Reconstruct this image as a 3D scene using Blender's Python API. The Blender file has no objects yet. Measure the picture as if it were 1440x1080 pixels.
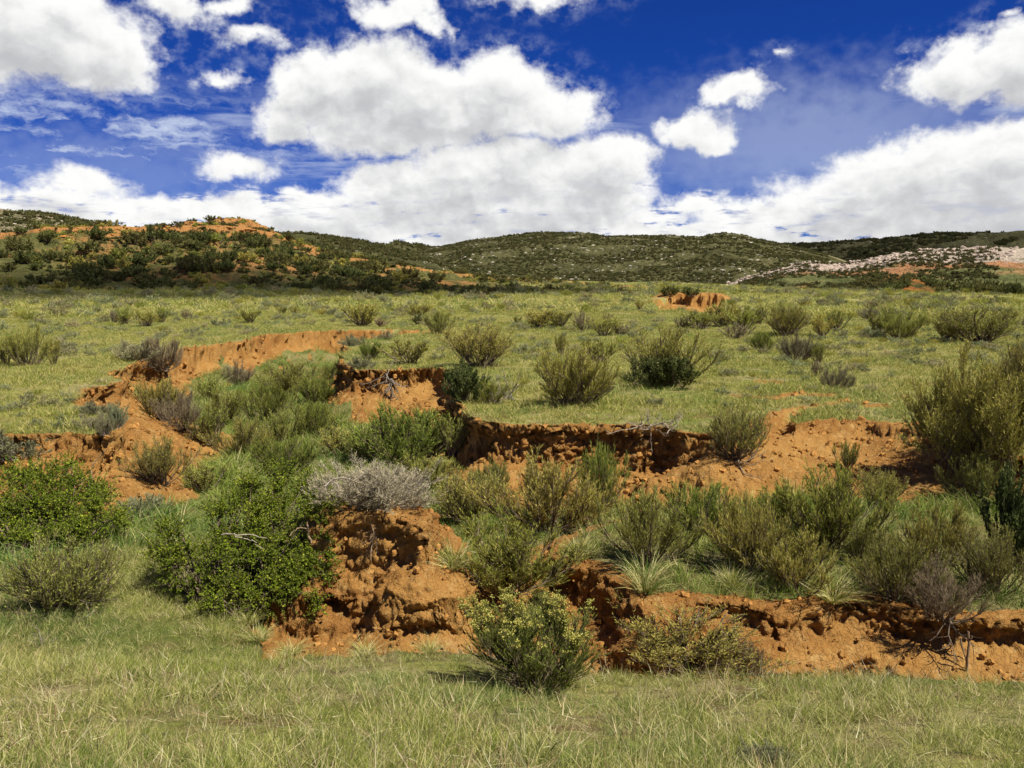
import bpy, math
import numpy as np

# ------------------------------------------------------------------ camera, sky, sun, exposure
scene = bpy.context.scene
COL = scene.collection
F_PX, PITCH, EYE = 1198.0, math.radians(7.14), 2.0
cam_d = bpy.data.cameras.new('camera')
cam = bpy.data.objects.new('camera', cam_d)
COL.objects.link(cam)
cam_d.sensor_width = 36.0
cam_d.lens = 36.0 * F_PX / 1440.0
cam_d.clip_start, cam_d.clip_end = 0.05, 20000.0
cam.location = (0, 0, EYE)
cam.rotation_euler = (math.pi / 2 - PITCH, 0, 0)
scene.camera = cam
vs = scene.view_settings
vs.view_transform, vs.look, vs.gamma, vs.exposure = 'Standard', 'None', 1.0, 0.45
vs.use_curve_mapping = False

SUN = np.array([0.42, -0.33, 0.85]); SUN /= np.linalg.norm(SUN)
sun_d = bpy.data.lights.new('sun', 'SUN')
sun_d.energy, sun_d.angle, sun_d.color = 5.0, math.radians(0.5), (1.0, 0.94, 0.83)
sun = bpy.data.objects.new('sun', sun_d)
COL.objects.link(sun)
from mathutils import Vector
sun.rotation_euler = Vector(SUN).to_track_quat('Z', 'Y').to_euler()
sun.location = (20, -5, 60)


def px_dir(px, py):
    cx = (np.asarray(px, float) - 720) / F_PX
    cy = (540 - np.asarray(py, float)) / F_PX
    return cx, math.cos(PITCH) + cy * math.sin(PITCH), -math.sin(PITCH) + cy * math.cos(PITCH)


def px_azel(px, py):
    x, y, z = px_dir(px, py)
    return math.degrees(math.atan2(x, y)), math.degrees(math.atan2(z, math.hypot(x, y)))


class NT:
    """small helper to write node trees"""
    def __init__(self, tree):
        self.t = tree
    def n(self, typ, **kw):
        nd = self.t.nodes.new(typ)
        for k, v in kw.items():
            setattr(nd, k, v)
        return nd
    def put(self, sock, v):
        if isinstance(v, bpy.types.NodeSocket):
            self.t.links.new(v, sock)
        elif v is not None:
            if sock.type == 'RGBA' and len(v) == 3:
                v = (*v, 1)
            sock.default_value = v
    def m(self, op, a, b=None, c=None, clamp=False):
        nd = self.n('ShaderNodeMath', operation=op, use_clamp=clamp)
        for i, v in enumerate((a, b, c)):
            self.put(nd.inputs[i], v)
        return nd.outputs[0]
    def v(self, op, a, b=None, s=None):
        nd = self.n('ShaderNodeVectorMath', operation=op)
        self.put(nd.inputs[0], a)
        if b is not None: self.put(nd.inputs[1], b)
        if s is not None: self.put(nd.inputs['Scale'], s)
        return nd.outputs['Value' if op in ('LENGTH', 'DOT_PRODUCT') else 'Vector']
    def noise(self, vec, scale, detail=4, rough=0.55, dist=0.0, dims='3D'):
        nd = self.n('ShaderNodeTexNoise', noise_dimensions=dims)
        self.put(nd.inputs['Vector'], vec)
        nd.inputs['Scale'].default_value = scale
        nd.inputs['Detail'].default_value = detail
        nd.inputs['Roughness'].default_value = rough
        nd.inputs['Distortion'].default_value = dist
        return nd.outputs['Fac']
    def voro(self, vec, scale, feature='F1', out='Distance'):
        nd = self.n('ShaderNodeTexVoronoi', feature=feature)
        self.put(nd.inputs['Vector'], vec)
        nd.inputs['Scale'].default_value = scale
        return nd.outputs[out]
    def ss(self, x, a, b, lo=0.0, hi=1.0):
        nd = self.n('ShaderNodeMapRange', interpolation_type='SMOOTHSTEP')
        for i, v in enumerate((x, a, b, lo, hi)):
            self.put(nd.inputs[i], v)
        return nd.outputs[0]
    def mix(self, f, a, b, mode='MIX'):
        nd = self.n('ShaderNodeMix', data_type='RGBA', blend_type=mode)
        self.put(nd.inputs[0], f); self.put(nd.inputs[6], a); self.put(nd.inputs[7], b)
        return nd.outputs[2]
    def attr(self, name, out='Fac'):
        return self.n('ShaderNodeAttribute', attribute_name=name).outputs[out]


# clouds: soft ellipses (centre, half width, height above, height below), written as they sit over the valley
CLOUDS = [
    (40, 45, 150, 68, 62), (150, 78, 62, 52, 50), (80, 90, 80, 40, 28), (10, 70, 80, 50, 30),
    (262, 8, 62, 22, 30), (330, 4, 34, 14, 14), (350, 54, 50, 16, 18), (308, 107, 36, 16, 15),
    (560, 18, 78, 26, 30), (605, 34, 36, 20, 20), (760, -2, 90, 14, 18),
    (455, 118, 82, 48, 66), (520, 110, 110, 62, 90), (600, 140, 150, 62, 80), (700, 132, 120, 62, 84), (775, 158, 78, 40, 46),
    (400, 170, 60, 34, 34), (560, 180, 170, 60, 46),
    (720, 232, 180, 40, 56), (850, 232, 92, 48, 44), (650, 262, 190, 42, 60), (560, 262, 100, 42, 50), (790, 275, 170, 48, 60),
    (345, 238, 66, 26, 20),
    (120, 262, 66, 24, 30), (50, 292, 200, 26, 50), (260, 294, 200, 26, 50), (440, 304, 250, 36, 60), (700, 322, 300, 42, 40),
    (1420, 225, 150, 50, 90), (1310, 245, 150, 46, 90), (1210, 275, 130, 42, 80), (1130, 292, 75, 34, 60), (1440, 290, 260, 70, 70),
    (1365, 102, 85, 42, 36), (1450, 85, 85, 46, 50), (1428, 24, 14, 9, 9),
    (1030, 132, 58, 28, 22), (985, 196, 64, 40, 26), (1100, 70, 22, 9, 9),
    (968, 286, 56, 22, 24), (905, 305, 90, 24, 40), (1040, 305, 110, 28, 40),
    (980, 330, 700, 22, 200), (300, 335, 700, 24, 200),
]


def build_world():
    w = bpy.data.worlds.new('World')
    scene.world = w
    w.use_nodes = True
    t = w.node_tree
    t.nodes.clear()
    # ---- group: cloud thickness at a sky position (azimuth, elevation in degrees)
    g = bpy.data.node_groups.new('cloud_field', 'ShaderNodeTree')
    g.interface.new_socket('P', in_out='INPUT', socket_type='NodeSocketVector')
    g.interface.new_socket('F', in_out='OUTPUT', socket_type='NodeSocketFloat')
    N = NT(g)
    gi = N.n('NodeGroupInput'); go = N.n('NodeGroupOutput')
    P = gi.outputs[0]
    # domain warp: large soft roll + finer billow
    w1 = N.n('ShaderNodeTexNoise'); N.put(w1.inputs['Vector'], N.v('ADD', P, (0, 0, 7.43)))
    w1.inputs['Scale'].default_value = 0.33; w1.inputs['Detail'].default_value = 7; w1.inputs['Roughness'].default_value = 0.56
    wv = N.v('SCALE', N.v('SUBTRACT', w1.outputs['Color'], (0.5, 0.5, 0.5)), s=4.2)
    wv = N.v('MULTIPLY', wv, (1.2, 0.75, 0))
    Q = N.v('ADD', P, wv)
    sx = N.n('ShaderNodeSeparateXYZ'); N.put(sx.inputs[0], Q)
    X, Y = sx.outputs[0], sx.outputs[1]
    F = None
    for (cx, cy, rx, rt, rb) in CLOUDS:
        az, el = px_azel(cx, cy)
        k = 20.9 - 0.004 * abs(cx - 720)
        dx = N.m('MULTIPLY', N.m('SUBTRACT', X, az), k / rx)
        dy = N.m('SUBTRACT', Y, el)
        dm = N.m('MAXIMUM', N.m('MULTIPLY', dy, k / rt), N.m('MULTIPLY', dy, -k / rb))
        q = N.m('ADD', N.m('MULTIPLY', dx, dx), N.m('MULTIPLY', dm, dm))
        f = N.m('SUBTRACT', 1.0, N.m('SQRT', q))
        f = N.m('MULTIPLY', f, min(1.0, rt / 45.0) * 0.8 + 0.2)
        F = f if F is None else N.m('SMOOTH_MAX', F, f, 0.05)
    N.put(go.inputs[0], F)

    N = NT(t)
    tc = N.n('ShaderNodeTexCoord')
    D = N.v('NORMALIZE', tc.outputs['Generated'])
    s = N.n('ShaderNodeSeparateXYZ'); N.put(s.inputs[0], D)
    deg = 180 / math.pi
    az = N.m('MULTIPLY', N.m('ARCTAN2', s.outputs[0], s.outputs[1]), deg)
    az = N.m('SUBTRACT', N.m('PINGPONG', N.m('ADD', az, 36.0), 72.0), 36.0)   # the same cloud field goes on round the horizon
    el = N.m('MULTIPLY', N.m('ARCSINE', s.outputs[2]), deg)
    c = N.n('ShaderNodeCombineXYZ'); N.put(c.inputs[0], az); N.put(c.inputs[1], el)
    P = c.outputs[0]

    def field(vec):
        gn = t.nodes.new('ShaderNodeGroup'); gn.node_tree = g
        N.put(gn.inputs[0], vec)
        return gn.outputs[0]
    # high sky: broken cumulus on a plane overhead
    zz = N.m('MAXIMUM', s.outputs[2], 0.05)
    flat = N.v('SCALE', D, s=N.m('DIVIDE', 1.0, zz))
    hi = N.noise(flat, 1.7, 7, 0.55)
    hi = N.m('MULTIPLY', N.m('SUBTRACT', hi, 0.585), 5.0)
    hi_mask = N.ss(el, 17.5, 24.0)
    hi = N.m('SUBTRACT', hi, N.m('MULTIPLY', N.m('SUBTRACT', 1.0, hi_mask), 3.0))
    def full(vec):
        return field(vec)
    f0 = N.m('MAXIMUM', full(P), hi)
    f1 = full(N.v('ADD', P, (0.30, 0.75, 0.0)))
    f2 = full(N.v('ADD', P, (0.6, 1.9, 0.0)))
    Pz = N.v('ADD', N.v('MULTIPLY', P, (1.0, 1.25, 1.0)), (0, 0, 3.37))
    fine = N.noise(Pz, 0.95, 9, 0.60)
    dens = N.m('ADD', f0, N.m('MULTIPLY', N.m('SUBTRACT', fine, 0.5), 0.50))
    gap = N.m('MULTIPLY', N.ss(N.noise(N.v('MULTIPLY', Pz, (0.45, 1.6, 1.0)), 0.75, 5, 0.6), 0.53, 0.70), N.ss(el, 8.0, 2.0))
    dens = N.m('SUBTRACT', dens, N.m('MULTIPLY', gap, 0.40))
    alpha = N.ss(dens, 0.04, 0.40)
    # light: relief of the billows, and thick cloud above a point (towards the sun) greys it
    wn = N.n('ShaderNodeTexNoise'); N.put(wn.inputs['Vector'], Pz); wn.inputs['Scale'].default_value = 0.8; wn.inputs['Detail'].default_value = 5
    Pw = N.v('ADD', Pz, N.v('SCALE', N.v('SUBTRACT', wn.outputs['Color'], (0.5, 0.5, 0.5)), s=1.3))
    def billow(vec):
        a_ = N.noise(vec, 0.30, 1, 0.5)
        b_ = N.noise(vec, 0.75, 4, 0.55)
        return N.m('ADD', N.m('MULTIPLY', a_, 1.2), N.m('MULTIPLY', b_, 0.7))
    rel = N.m('SUBTRACT', billow(Pw), billow(N.v('ADD', Pw, (0.28, 0.75, 0.0))))
    thick = N.m('ADD', N.m('MULTIPLY', N.m('MAXIMUM', f1, 0.0), 0.45), N.m('MULTIPLY', N.m('MAXIMUM', f2, 0.0), 0.75))
    thick = N.m('SUBTRACT', thick, N.m('MULTIPLY', rel, 1.0))
    grey = N.ss(thick, 0.05, 1.30)
    lilac = N.m('MULTIPLY', N.ss(N.noise(N.v('MULTIPLY', Pz, (0.45, 1.6, 1.0)), 0.75, 5, 0.6), 0.52, 0.70), N.ss(el, 8.0, 2.0))
    cloud = N.mix(grey, (0.735, 0.735, 0.722), (0.40, 0.405, 0.42))
    cloud = N.mix(N.m('MULTIPLY', lilac, .8), cloud, (0.37, 0.385, 0.47))
    # thin streaks of high cloud
    st = N.v('MULTIPLY', P, (0.10, 0.85, 1.0))
    stn = N.noise(st, 1.0, 7, 0.6, 0.6)
    sm = N.noise(P, 0.09, 2, 0.5)
    streak = N.m('MULTIPLY', N.m('MULTIPLY', N.ss(stn, 0.44, 0.76), N.ss(sm, 0.36, 0.58)), N.ss(el, 13.5, 9.0))
    a_, e_ = px_azel(140, 195)
    dv = N.v('LENGTH', N.v('MULTIPLY', N.v('SUBTRACT', P, (a_, e_, 0)), (20.9 / 420, 20.9 / 95, 0)))
    streak = N.m('MAXIMUM', streak, N.m('MULTIPLY', N.ss(dv, 1.0, .2), N.m('MULTIPLY', N.ss(N.noise(N.v('MULTIPLY', Pw, (0.15, 0.75, 1.0)), 1.0, 7, 0.60, 0.2), .40, .70), 1.3)))
    wisp = N.m('MULTIPLY', N.ss(f0, -0.45, 0.05), N.ss(fine, 0.40, 0.75))
    veil = N.m('MAXIMUM', N.m('MULTIPLY', streak, 0.62), N.m('MULTIPLY', wisp, 0.30))
    for (vx, vy, vrx, vry, vk) in ((1130, 200, 380, 130, .34), (150, 240, 380, 80, .20), (1040, 205, 120, 55, .25)):   # thin veils
        a_, e_ = px_azel(vx, vy)
        dv = N.v('LENGTH', N.v('MULTIPLY', N.v('SUBTRACT', N.v('ADD', P, N.v('SCALE', N.v('SUBTRACT', wn.outputs['Color'], (0.5, 0.5, 0.5)), s=5.0)), (a_, e_, 0)), (20.9 / vrx, 20.9 / vry, 0)))
        veil = N.m('MAXIMUM', veil, N.m('MULTIPLY', N.ss(dv, 1.0, 0.1), vk))
    veil = N.m('MULTIPLY', veil, N.ss(el, 24, 12))
    # blue sky
    sky = N.n('ShaderNodeTexSky', sky_type='NISHITA', sun_disc=False)
    sky.sun_elevation = math.asin(SUN[2]); sky.sun_rotation = math.atan2(SUN[0], SUN[1])
    sky.altitude = 2200; sky.air_density = 1.0; sky.dust_density = 0.2; sky.ozone_density = 2.5
    blue = N.mix(1.0, sky.outputs[0], (0.050, 0.185, 0.61), 'MULTIPLY')
    b1 = N.n('ShaderNodeBackground'); N.put(b1.inputs[0], blue); b1.inputs[1].default_value = 0.088
    b2 = N.n('ShaderNodeBackground'); N.put(b2.inputs[0], cloud); b2.inputs[1].default_value = 1.0
    b3 = N.n('ShaderNodeBackground'); b3.inputs[0].default_value = (0.52, 0.58, 0.68, 1); b3.inputs[1].default_value = 1.0
    m1 = N.n('ShaderNodeMixShader'); N.put(m1.inputs[0], veil); N.put(m1.inputs[1], b1.outputs[0]); N.put(m1.inputs[2], b3.outputs[0])
    m2 = N.n('ShaderNodeMixShader'); N.put(m2.inputs[0], alpha); N.put(m2.inputs[1], m1.outputs[0]); N.put(m2.inputs[2], b2.outputs[0])
    o = N.n('ShaderNodeOutputWorld'); N.put(o.inputs[0], m2.outputs[0])
    w.cycles.sampling_method = 'MANUAL'
    w.cycles.sample_map_resolution = 512


build_world()

# ------------------------------------------------------------------ noise
RNG = np.random.default_rng(11)
_ang = RNG.uniform(0, 2 * np.pi, (256, 256))
_GX, _GY = np.cos(_ang).astype(np.float32), np.sin(_ang).astype(np.float32)
_V3 = RNG.uniform(-1, 1, (64, 64, 64)).astype(np.float32)


def sstep(a, b, x):
    t = np.clip((x - a) / (b - a), 0, 1)
    return t * t * (3 - 2 * t)


def pn2(x, y):
    xi = np.floor(x).astype(np.int64); yi = np.floor(y).astype(np.int64)
    xf = (x - xi).astype(np.float32); yf = (y - yi).astype(np.float32)
    u = xf * xf * xf * (xf * (xf * 6 - 15) + 10); v = yf * yf * yf * (yf * (yf * 6 - 15) + 10)
    x0, x1, y0, y1 = xi & 255, (xi + 1) & 255, yi & 255, (yi + 1) & 255
    a = _GX[x0, y0] * xf + _GY[x0, y0] * yf
    b = _GX[x1, y0] * (xf - 1) + _GY[x1, y0] * yf
    c = _GX[x0, y1] * xf + _GY[x0, y1] * (yf - 1)
    d = _GX[x1, y1] * (xf - 1) + _GY[x1, y1] * (yf - 1)
    return ((a + (b - a) * u) + ((c + (d - c) * u) - (a + (b - a) * u)) * v) * 1.5


def fbm2(x, y, o=4, gain=0.5, lac=2.03, off=0.0):
    r, amp = 0, 1.0
    for i in range(o):
        r = r + amp * pn2(x + off + 17.3 * i, y + 1.7 * off + 9.1 * i)
        x, y, amp = x * lac, y * lac, amp * gain
    return r


def vn3(x, y, z):
    o = []
    for c in (x, y, z):
        i = np.floor(c).astype(np.int64); f = (c - i).astype(np.float32)
        o.append((i & 63, (i + 1) & 63, f * f * (3 - 2 * f)))
    (x0, x1, u), (y0, y1, v), (z0, z1, w) = o
    l = lambda a, b, t: a + (b - a) * t
    return l(l(l(_V3[x0, y0, z0], _V3[x1, y0, z0], u), l(_V3[x0, y1, z0], _V3[x1, y1, z0], u), v),
             l(l(_V3[x0, y0, z1], _V3[x1, y0, z1], u), l(_V3[x0, y1, z1], _V3[x1, y1, z1], u), v), w)


def worley(x, y, z):
    """cellular noise: distance to the nearest cell point and the gap to the second one"""
    xi, yi, zi = (np.floor(c).astype(np.int64) for c in (x, y, z))
    f1 = np.full(x.shape, 9.0, np.float32); f2 = f1.copy()
    for a in (-1, 0, 1):
        for b in (-1, 0, 1):
            for c in (-1, 0, 1):
                i, j, k = xi + a, yi + b, zi + c
                d = np.sqrt((i + .5 + .48 * _V3[i & 63, j & 63, k & 63] - x) ** 2 + (j + .5 + .48 * _V3[(i + 17) & 63, j & 63, (k + 5) & 63] - y) ** 2
                            + (k + .5 + .48 * _V3[i & 63, (j + 29) & 63, (k + 11) & 63] - z) ** 2).astype(np.float32)
                f2 = np.minimum(f2, np.maximum(f1, d)); f1 = np.minimum(f1, d)
    return f1, f2 - f1


def at_z(px, py, z):
    x, y, dz = px_dir(px, py)
    t = (z - EYE) / dz
    return x * t, y * t


# ------------------------------------------------------------------ terrain: gully rim, bench, mound as outlines on the plain
# (px, py, wall height, talus slope, undercut)
RIM_PX = [
    (0, 609, .26, .55, .05), (60, 610, .30, .55, .08), (110, 611, .28, .55, .05), (146, 611, .40, .55, .08), (160, 602, .55, .5, .08), (160, 588, .45, .5, .05),
    (148, 576, .22, .5, .03), (122, 569, .12, .3, .02), (106, 563, .12, .3, .02), (110, 545, .34, .3, .10), (148, 541, .38, .4, .12),
    (172, 535, .40, .5, .06), (158, 518, .45, .5, .30), (200, 509, .60, .55, .18), (236, 507, .60, .6, .12), (240, 491, .50, .5, .06),
    (300, 483, .56, .5, .10), (345, 480, .58, .5, .12), (380, 472, .52, .45, .10), (440, 467, .52, .45, .10), (500, 465, .52, .4, .08),
    (545, 464, .34, .35, .06), (600, 463.5, .2, .3, .04), (652, 464, .12, .3, .02), (650, 466.5, .12, .3, .02), (600, 467.5, .16, .3, .02), (548, 471, .25, .35, .04),
    (515, 477, .4, .45, .05), (494, 482, .6, .5, .08), (485, 492, .85, .5, .10), (486, 506, .95, .5, .14), (497, 520, .42, .62, .14),
    (560, 519, .40, .55, .12), (618, 518, .46, .5, .20), (634, 526, .50, .5, .16), (641, 546, .55, .5, .10), (645, 566, .72, .4, .12),
    (653, 578, .74, .35, .18), (668, 586, .66, .4, .16), (690, 593, .60, .4, .12), (740, 597, .52, .45, .10), (800, 598, .52, .45, .12),
    (850, 599, .58, .45, .20), (895, 600, .64, .45, .42), (935, 602, .52, .45, .20), (962, 607, .34, .42, .10), (1000, 609, .20, .40, .05),
    (1045, 604, .06, .34, .0), (1066, 592, .05, .30, .0), (1082, 578, .04, .26, .0), (1130, 570, .03, .22, .0), (1142, 576, .10, .25, .02),
    (1108, 592, .30, .25, .06), (1118, 597, .14, .25, .03), (1165, 590, .10, .25, .03), (1225, 591, .10, .26, .03), (1285, 603, .14, .28, .04), (1340, 628, .2, .35, .05),
    (1440, 640, .25, .4, .05),
]
BENCH_PX = [  # edge of the brushy bench (drop, slope below, undercut), height -0.7
    (772, 782, .20, .5, 0.028), (800, 792, .34, .4, 0.165), (838, 799, .34, .5, 0.138), (866, 812, .34, .6, 0.028), (882, 836, .40, .5, 0.077), (905, 846, .12, .5, 0.017),
    (960, 838, .08, .45, 0.011), (1020, 846, .10, .55, 0.028), (1070, 852, .20, .6, 0.099), (1130, 850, .22, .6, 0.121), (1180, 840, .06, .55, 0.011), (1235, 847, .18, .6, 0.088),
    (1290, 857, .24, .55, 0.154), (1360, 868, .22, .55, 0.132), (1440, 866, .24, .55, 0.132), (1600, 872, .2, .5, 0.055),
]
MOUND_PX = [(446, 722, .3, .8, .1), (474, 724, .42, .75, .14), (525, 722, .46, .75, .15), (568, 724, .36, .8, .10), (594, 742, .26, .72, .05), (600, 715, .2, .6, .03),
            (570, 694, .2, .6, 0), (500, 682, .2, .6, 0), (452, 690, .2, .8, 0), (430, 704, .25, .85, 0), (434, 715, .28, .85, .05)]
FAR_CUT_PX = [(934, 419, .3, .4, .05), (960, 417, .42, .4, .1), (1000, 420, .45, .4, .12), (1014, 424, .3, .4, .05), (1000, 432, .1, .3, 0), (965, 436, .1, .3, 0), (938, 440, .1, .3, 0)]
MOUND_Z, BENCH_Z = -0.10, -0.70


def zplat(x, y):
    r = np.hypot(x, y)
    a = sstep(0.16, 0.42, x / np.maximum(np.abs(y), 5.0))
    left = 0.85 * sstep(25, 95, r)
    right = 0.30 * sstep(25, 60, r) - 0.8 * sstep(60, 150, r) - 1.5 * sstep(150, 240, r)
    z = left + (right - left) * a
    z = z + 0.05 * fbm2(x / 3.1, y / 3.1, 3, off=3.0) + 0.18 * fbm2(x / 15., y / 15., 2, off=8.0) * sstep(16, 50, r) + .62 * fbm2(x / 27., y / 27., 2, off=28.) * sstep(50, 85, r)
    return z


GX0, GX1, GY0, GY1, GS = -30.0, 30.0, 0.0, 52.0, 0.065


class Outline:
    """signed distance to a closed outline (positive inside) and the nearest edge's parameters, on a grid"""
    def __init__(self, pts, pars):
        gx = np.arange(GX0, GX1, GS, dtype=np.float32); gy = np.arange(GY0, GY1, GS, dtype=np.float32)
        X, Y = np.meshgrid(gx, gy, indexing='ij')
        best = np.full(X.shape, 1e9, np.float32)
        self.p = [np.zeros(X.shape, np.float32) for _ in pars[0]]
        ins = np.zeros(X.shape, bool)
        n = len(pts)
        for i in range(n):
            (ax, ay), (bx, by) = pts[i], pts[(i + 1) % n]
            ex, ey = bx - ax, by - ay
            t = np.clip(((X - ax) * ex + (Y - ay) * ey) / (ex * ex + ey * ey + 1e-12), 0, 1)
            d = np.hypot(X - ax - t * ex, Y - ay - t * ey)
            m = d < best
            best[m] = d[m]
            for k in range(len(pars[0])):
                self.p[k][m] = (pars[i][k] + (pars[(i + 1) % n][k] - pars[i][k]) * t)[m]
            if abs(ey) > 1e-9:
                c = ((ay > Y) != (by > Y)) & (X < ex * (Y - ay) / ey + ax)
                ins ^= c
        self.d = np.where(ins, best, -best)
        for k in range(len(self.p)):                        # soften the seams between edges
            for _ in range(2):
                for ax_ in (0, 1):
                    a = self.p[k]
                    self.p[k] = (np.roll(a, 1, ax_) + np.roll(a, -1, ax_) + a) / 3
        self.gx_, self.gy_ = np.gradient(self.d, GS)

    def look(self, arr, x, y):
        fx = np.clip((x - GX0) / GS, 0, arr.shape[0] - 1.001); fy = np.clip((y - GY0) / GS, 0, arr.shape[1] - 1.001)
        i, j = fx.astype(np.int32), fy.astype(np.int32)
        u, v = (fx - i).astype(np.float32), (fy - j).astype(np.float32)
        return (arr[i, j] * (1 - u) + arr[i + 1, j] * u) * (1 - v) + (arr[i, j + 1] * (1 - u) + arr[i + 1, j + 1] * u) * v


def outline(px_list, z, extra_before=(), extra_after=()):
    pts = [at_z(a, b, z) for a, b, *_ in px_list]
    pars = [tuple(c[2:]) for c in px_list]
    pts = [e[:2] for e in extra_before] + pts + [e[:2] for e in extra_after]
    pars = [e[2:] for e in extra_before] + pars + [e[2:] for e in extra_after]
    return Outline(pts, pars)


RIM = outline(RIM_PX, 0.0, [(-60, -60, .2, .5, 0), (-45, 10.5, .2, .5, 0), (-12, 10.8, .25, .5, .05)], [(14, 10.5, .25, .4, .05), (45, 10.5, .2, .5, 0), (60, -60, .2, .5, 0)])
BENCH = outline(BENCH_PX, BENCH_Z, [], [(30, 6.5, .2, .5, .1), (30, 14, .1, .3, 0), (6.0, 12.5, .1, .3, 0), (2.0, 9.8, .1, .3, 0), (1.0, 9.2, .1, .3, 0), (.55, 8.6, .1, .3, 0)])
MOUND = outline(MOUND_PX, MOUND_Z)
FARCUT = None


def smax(a, b, k):
    h = np.clip(0.5 + 0.5 * (a - b) / k, 0, 1)
    return b + (a - b) * h + k * h * (1 - h)


def drop(d, wall, slope, w):
    return wall * sstep(0, 1, d / w) * (d > 0) + slope * np.maximum(d - w * 0.6, 0)


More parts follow.
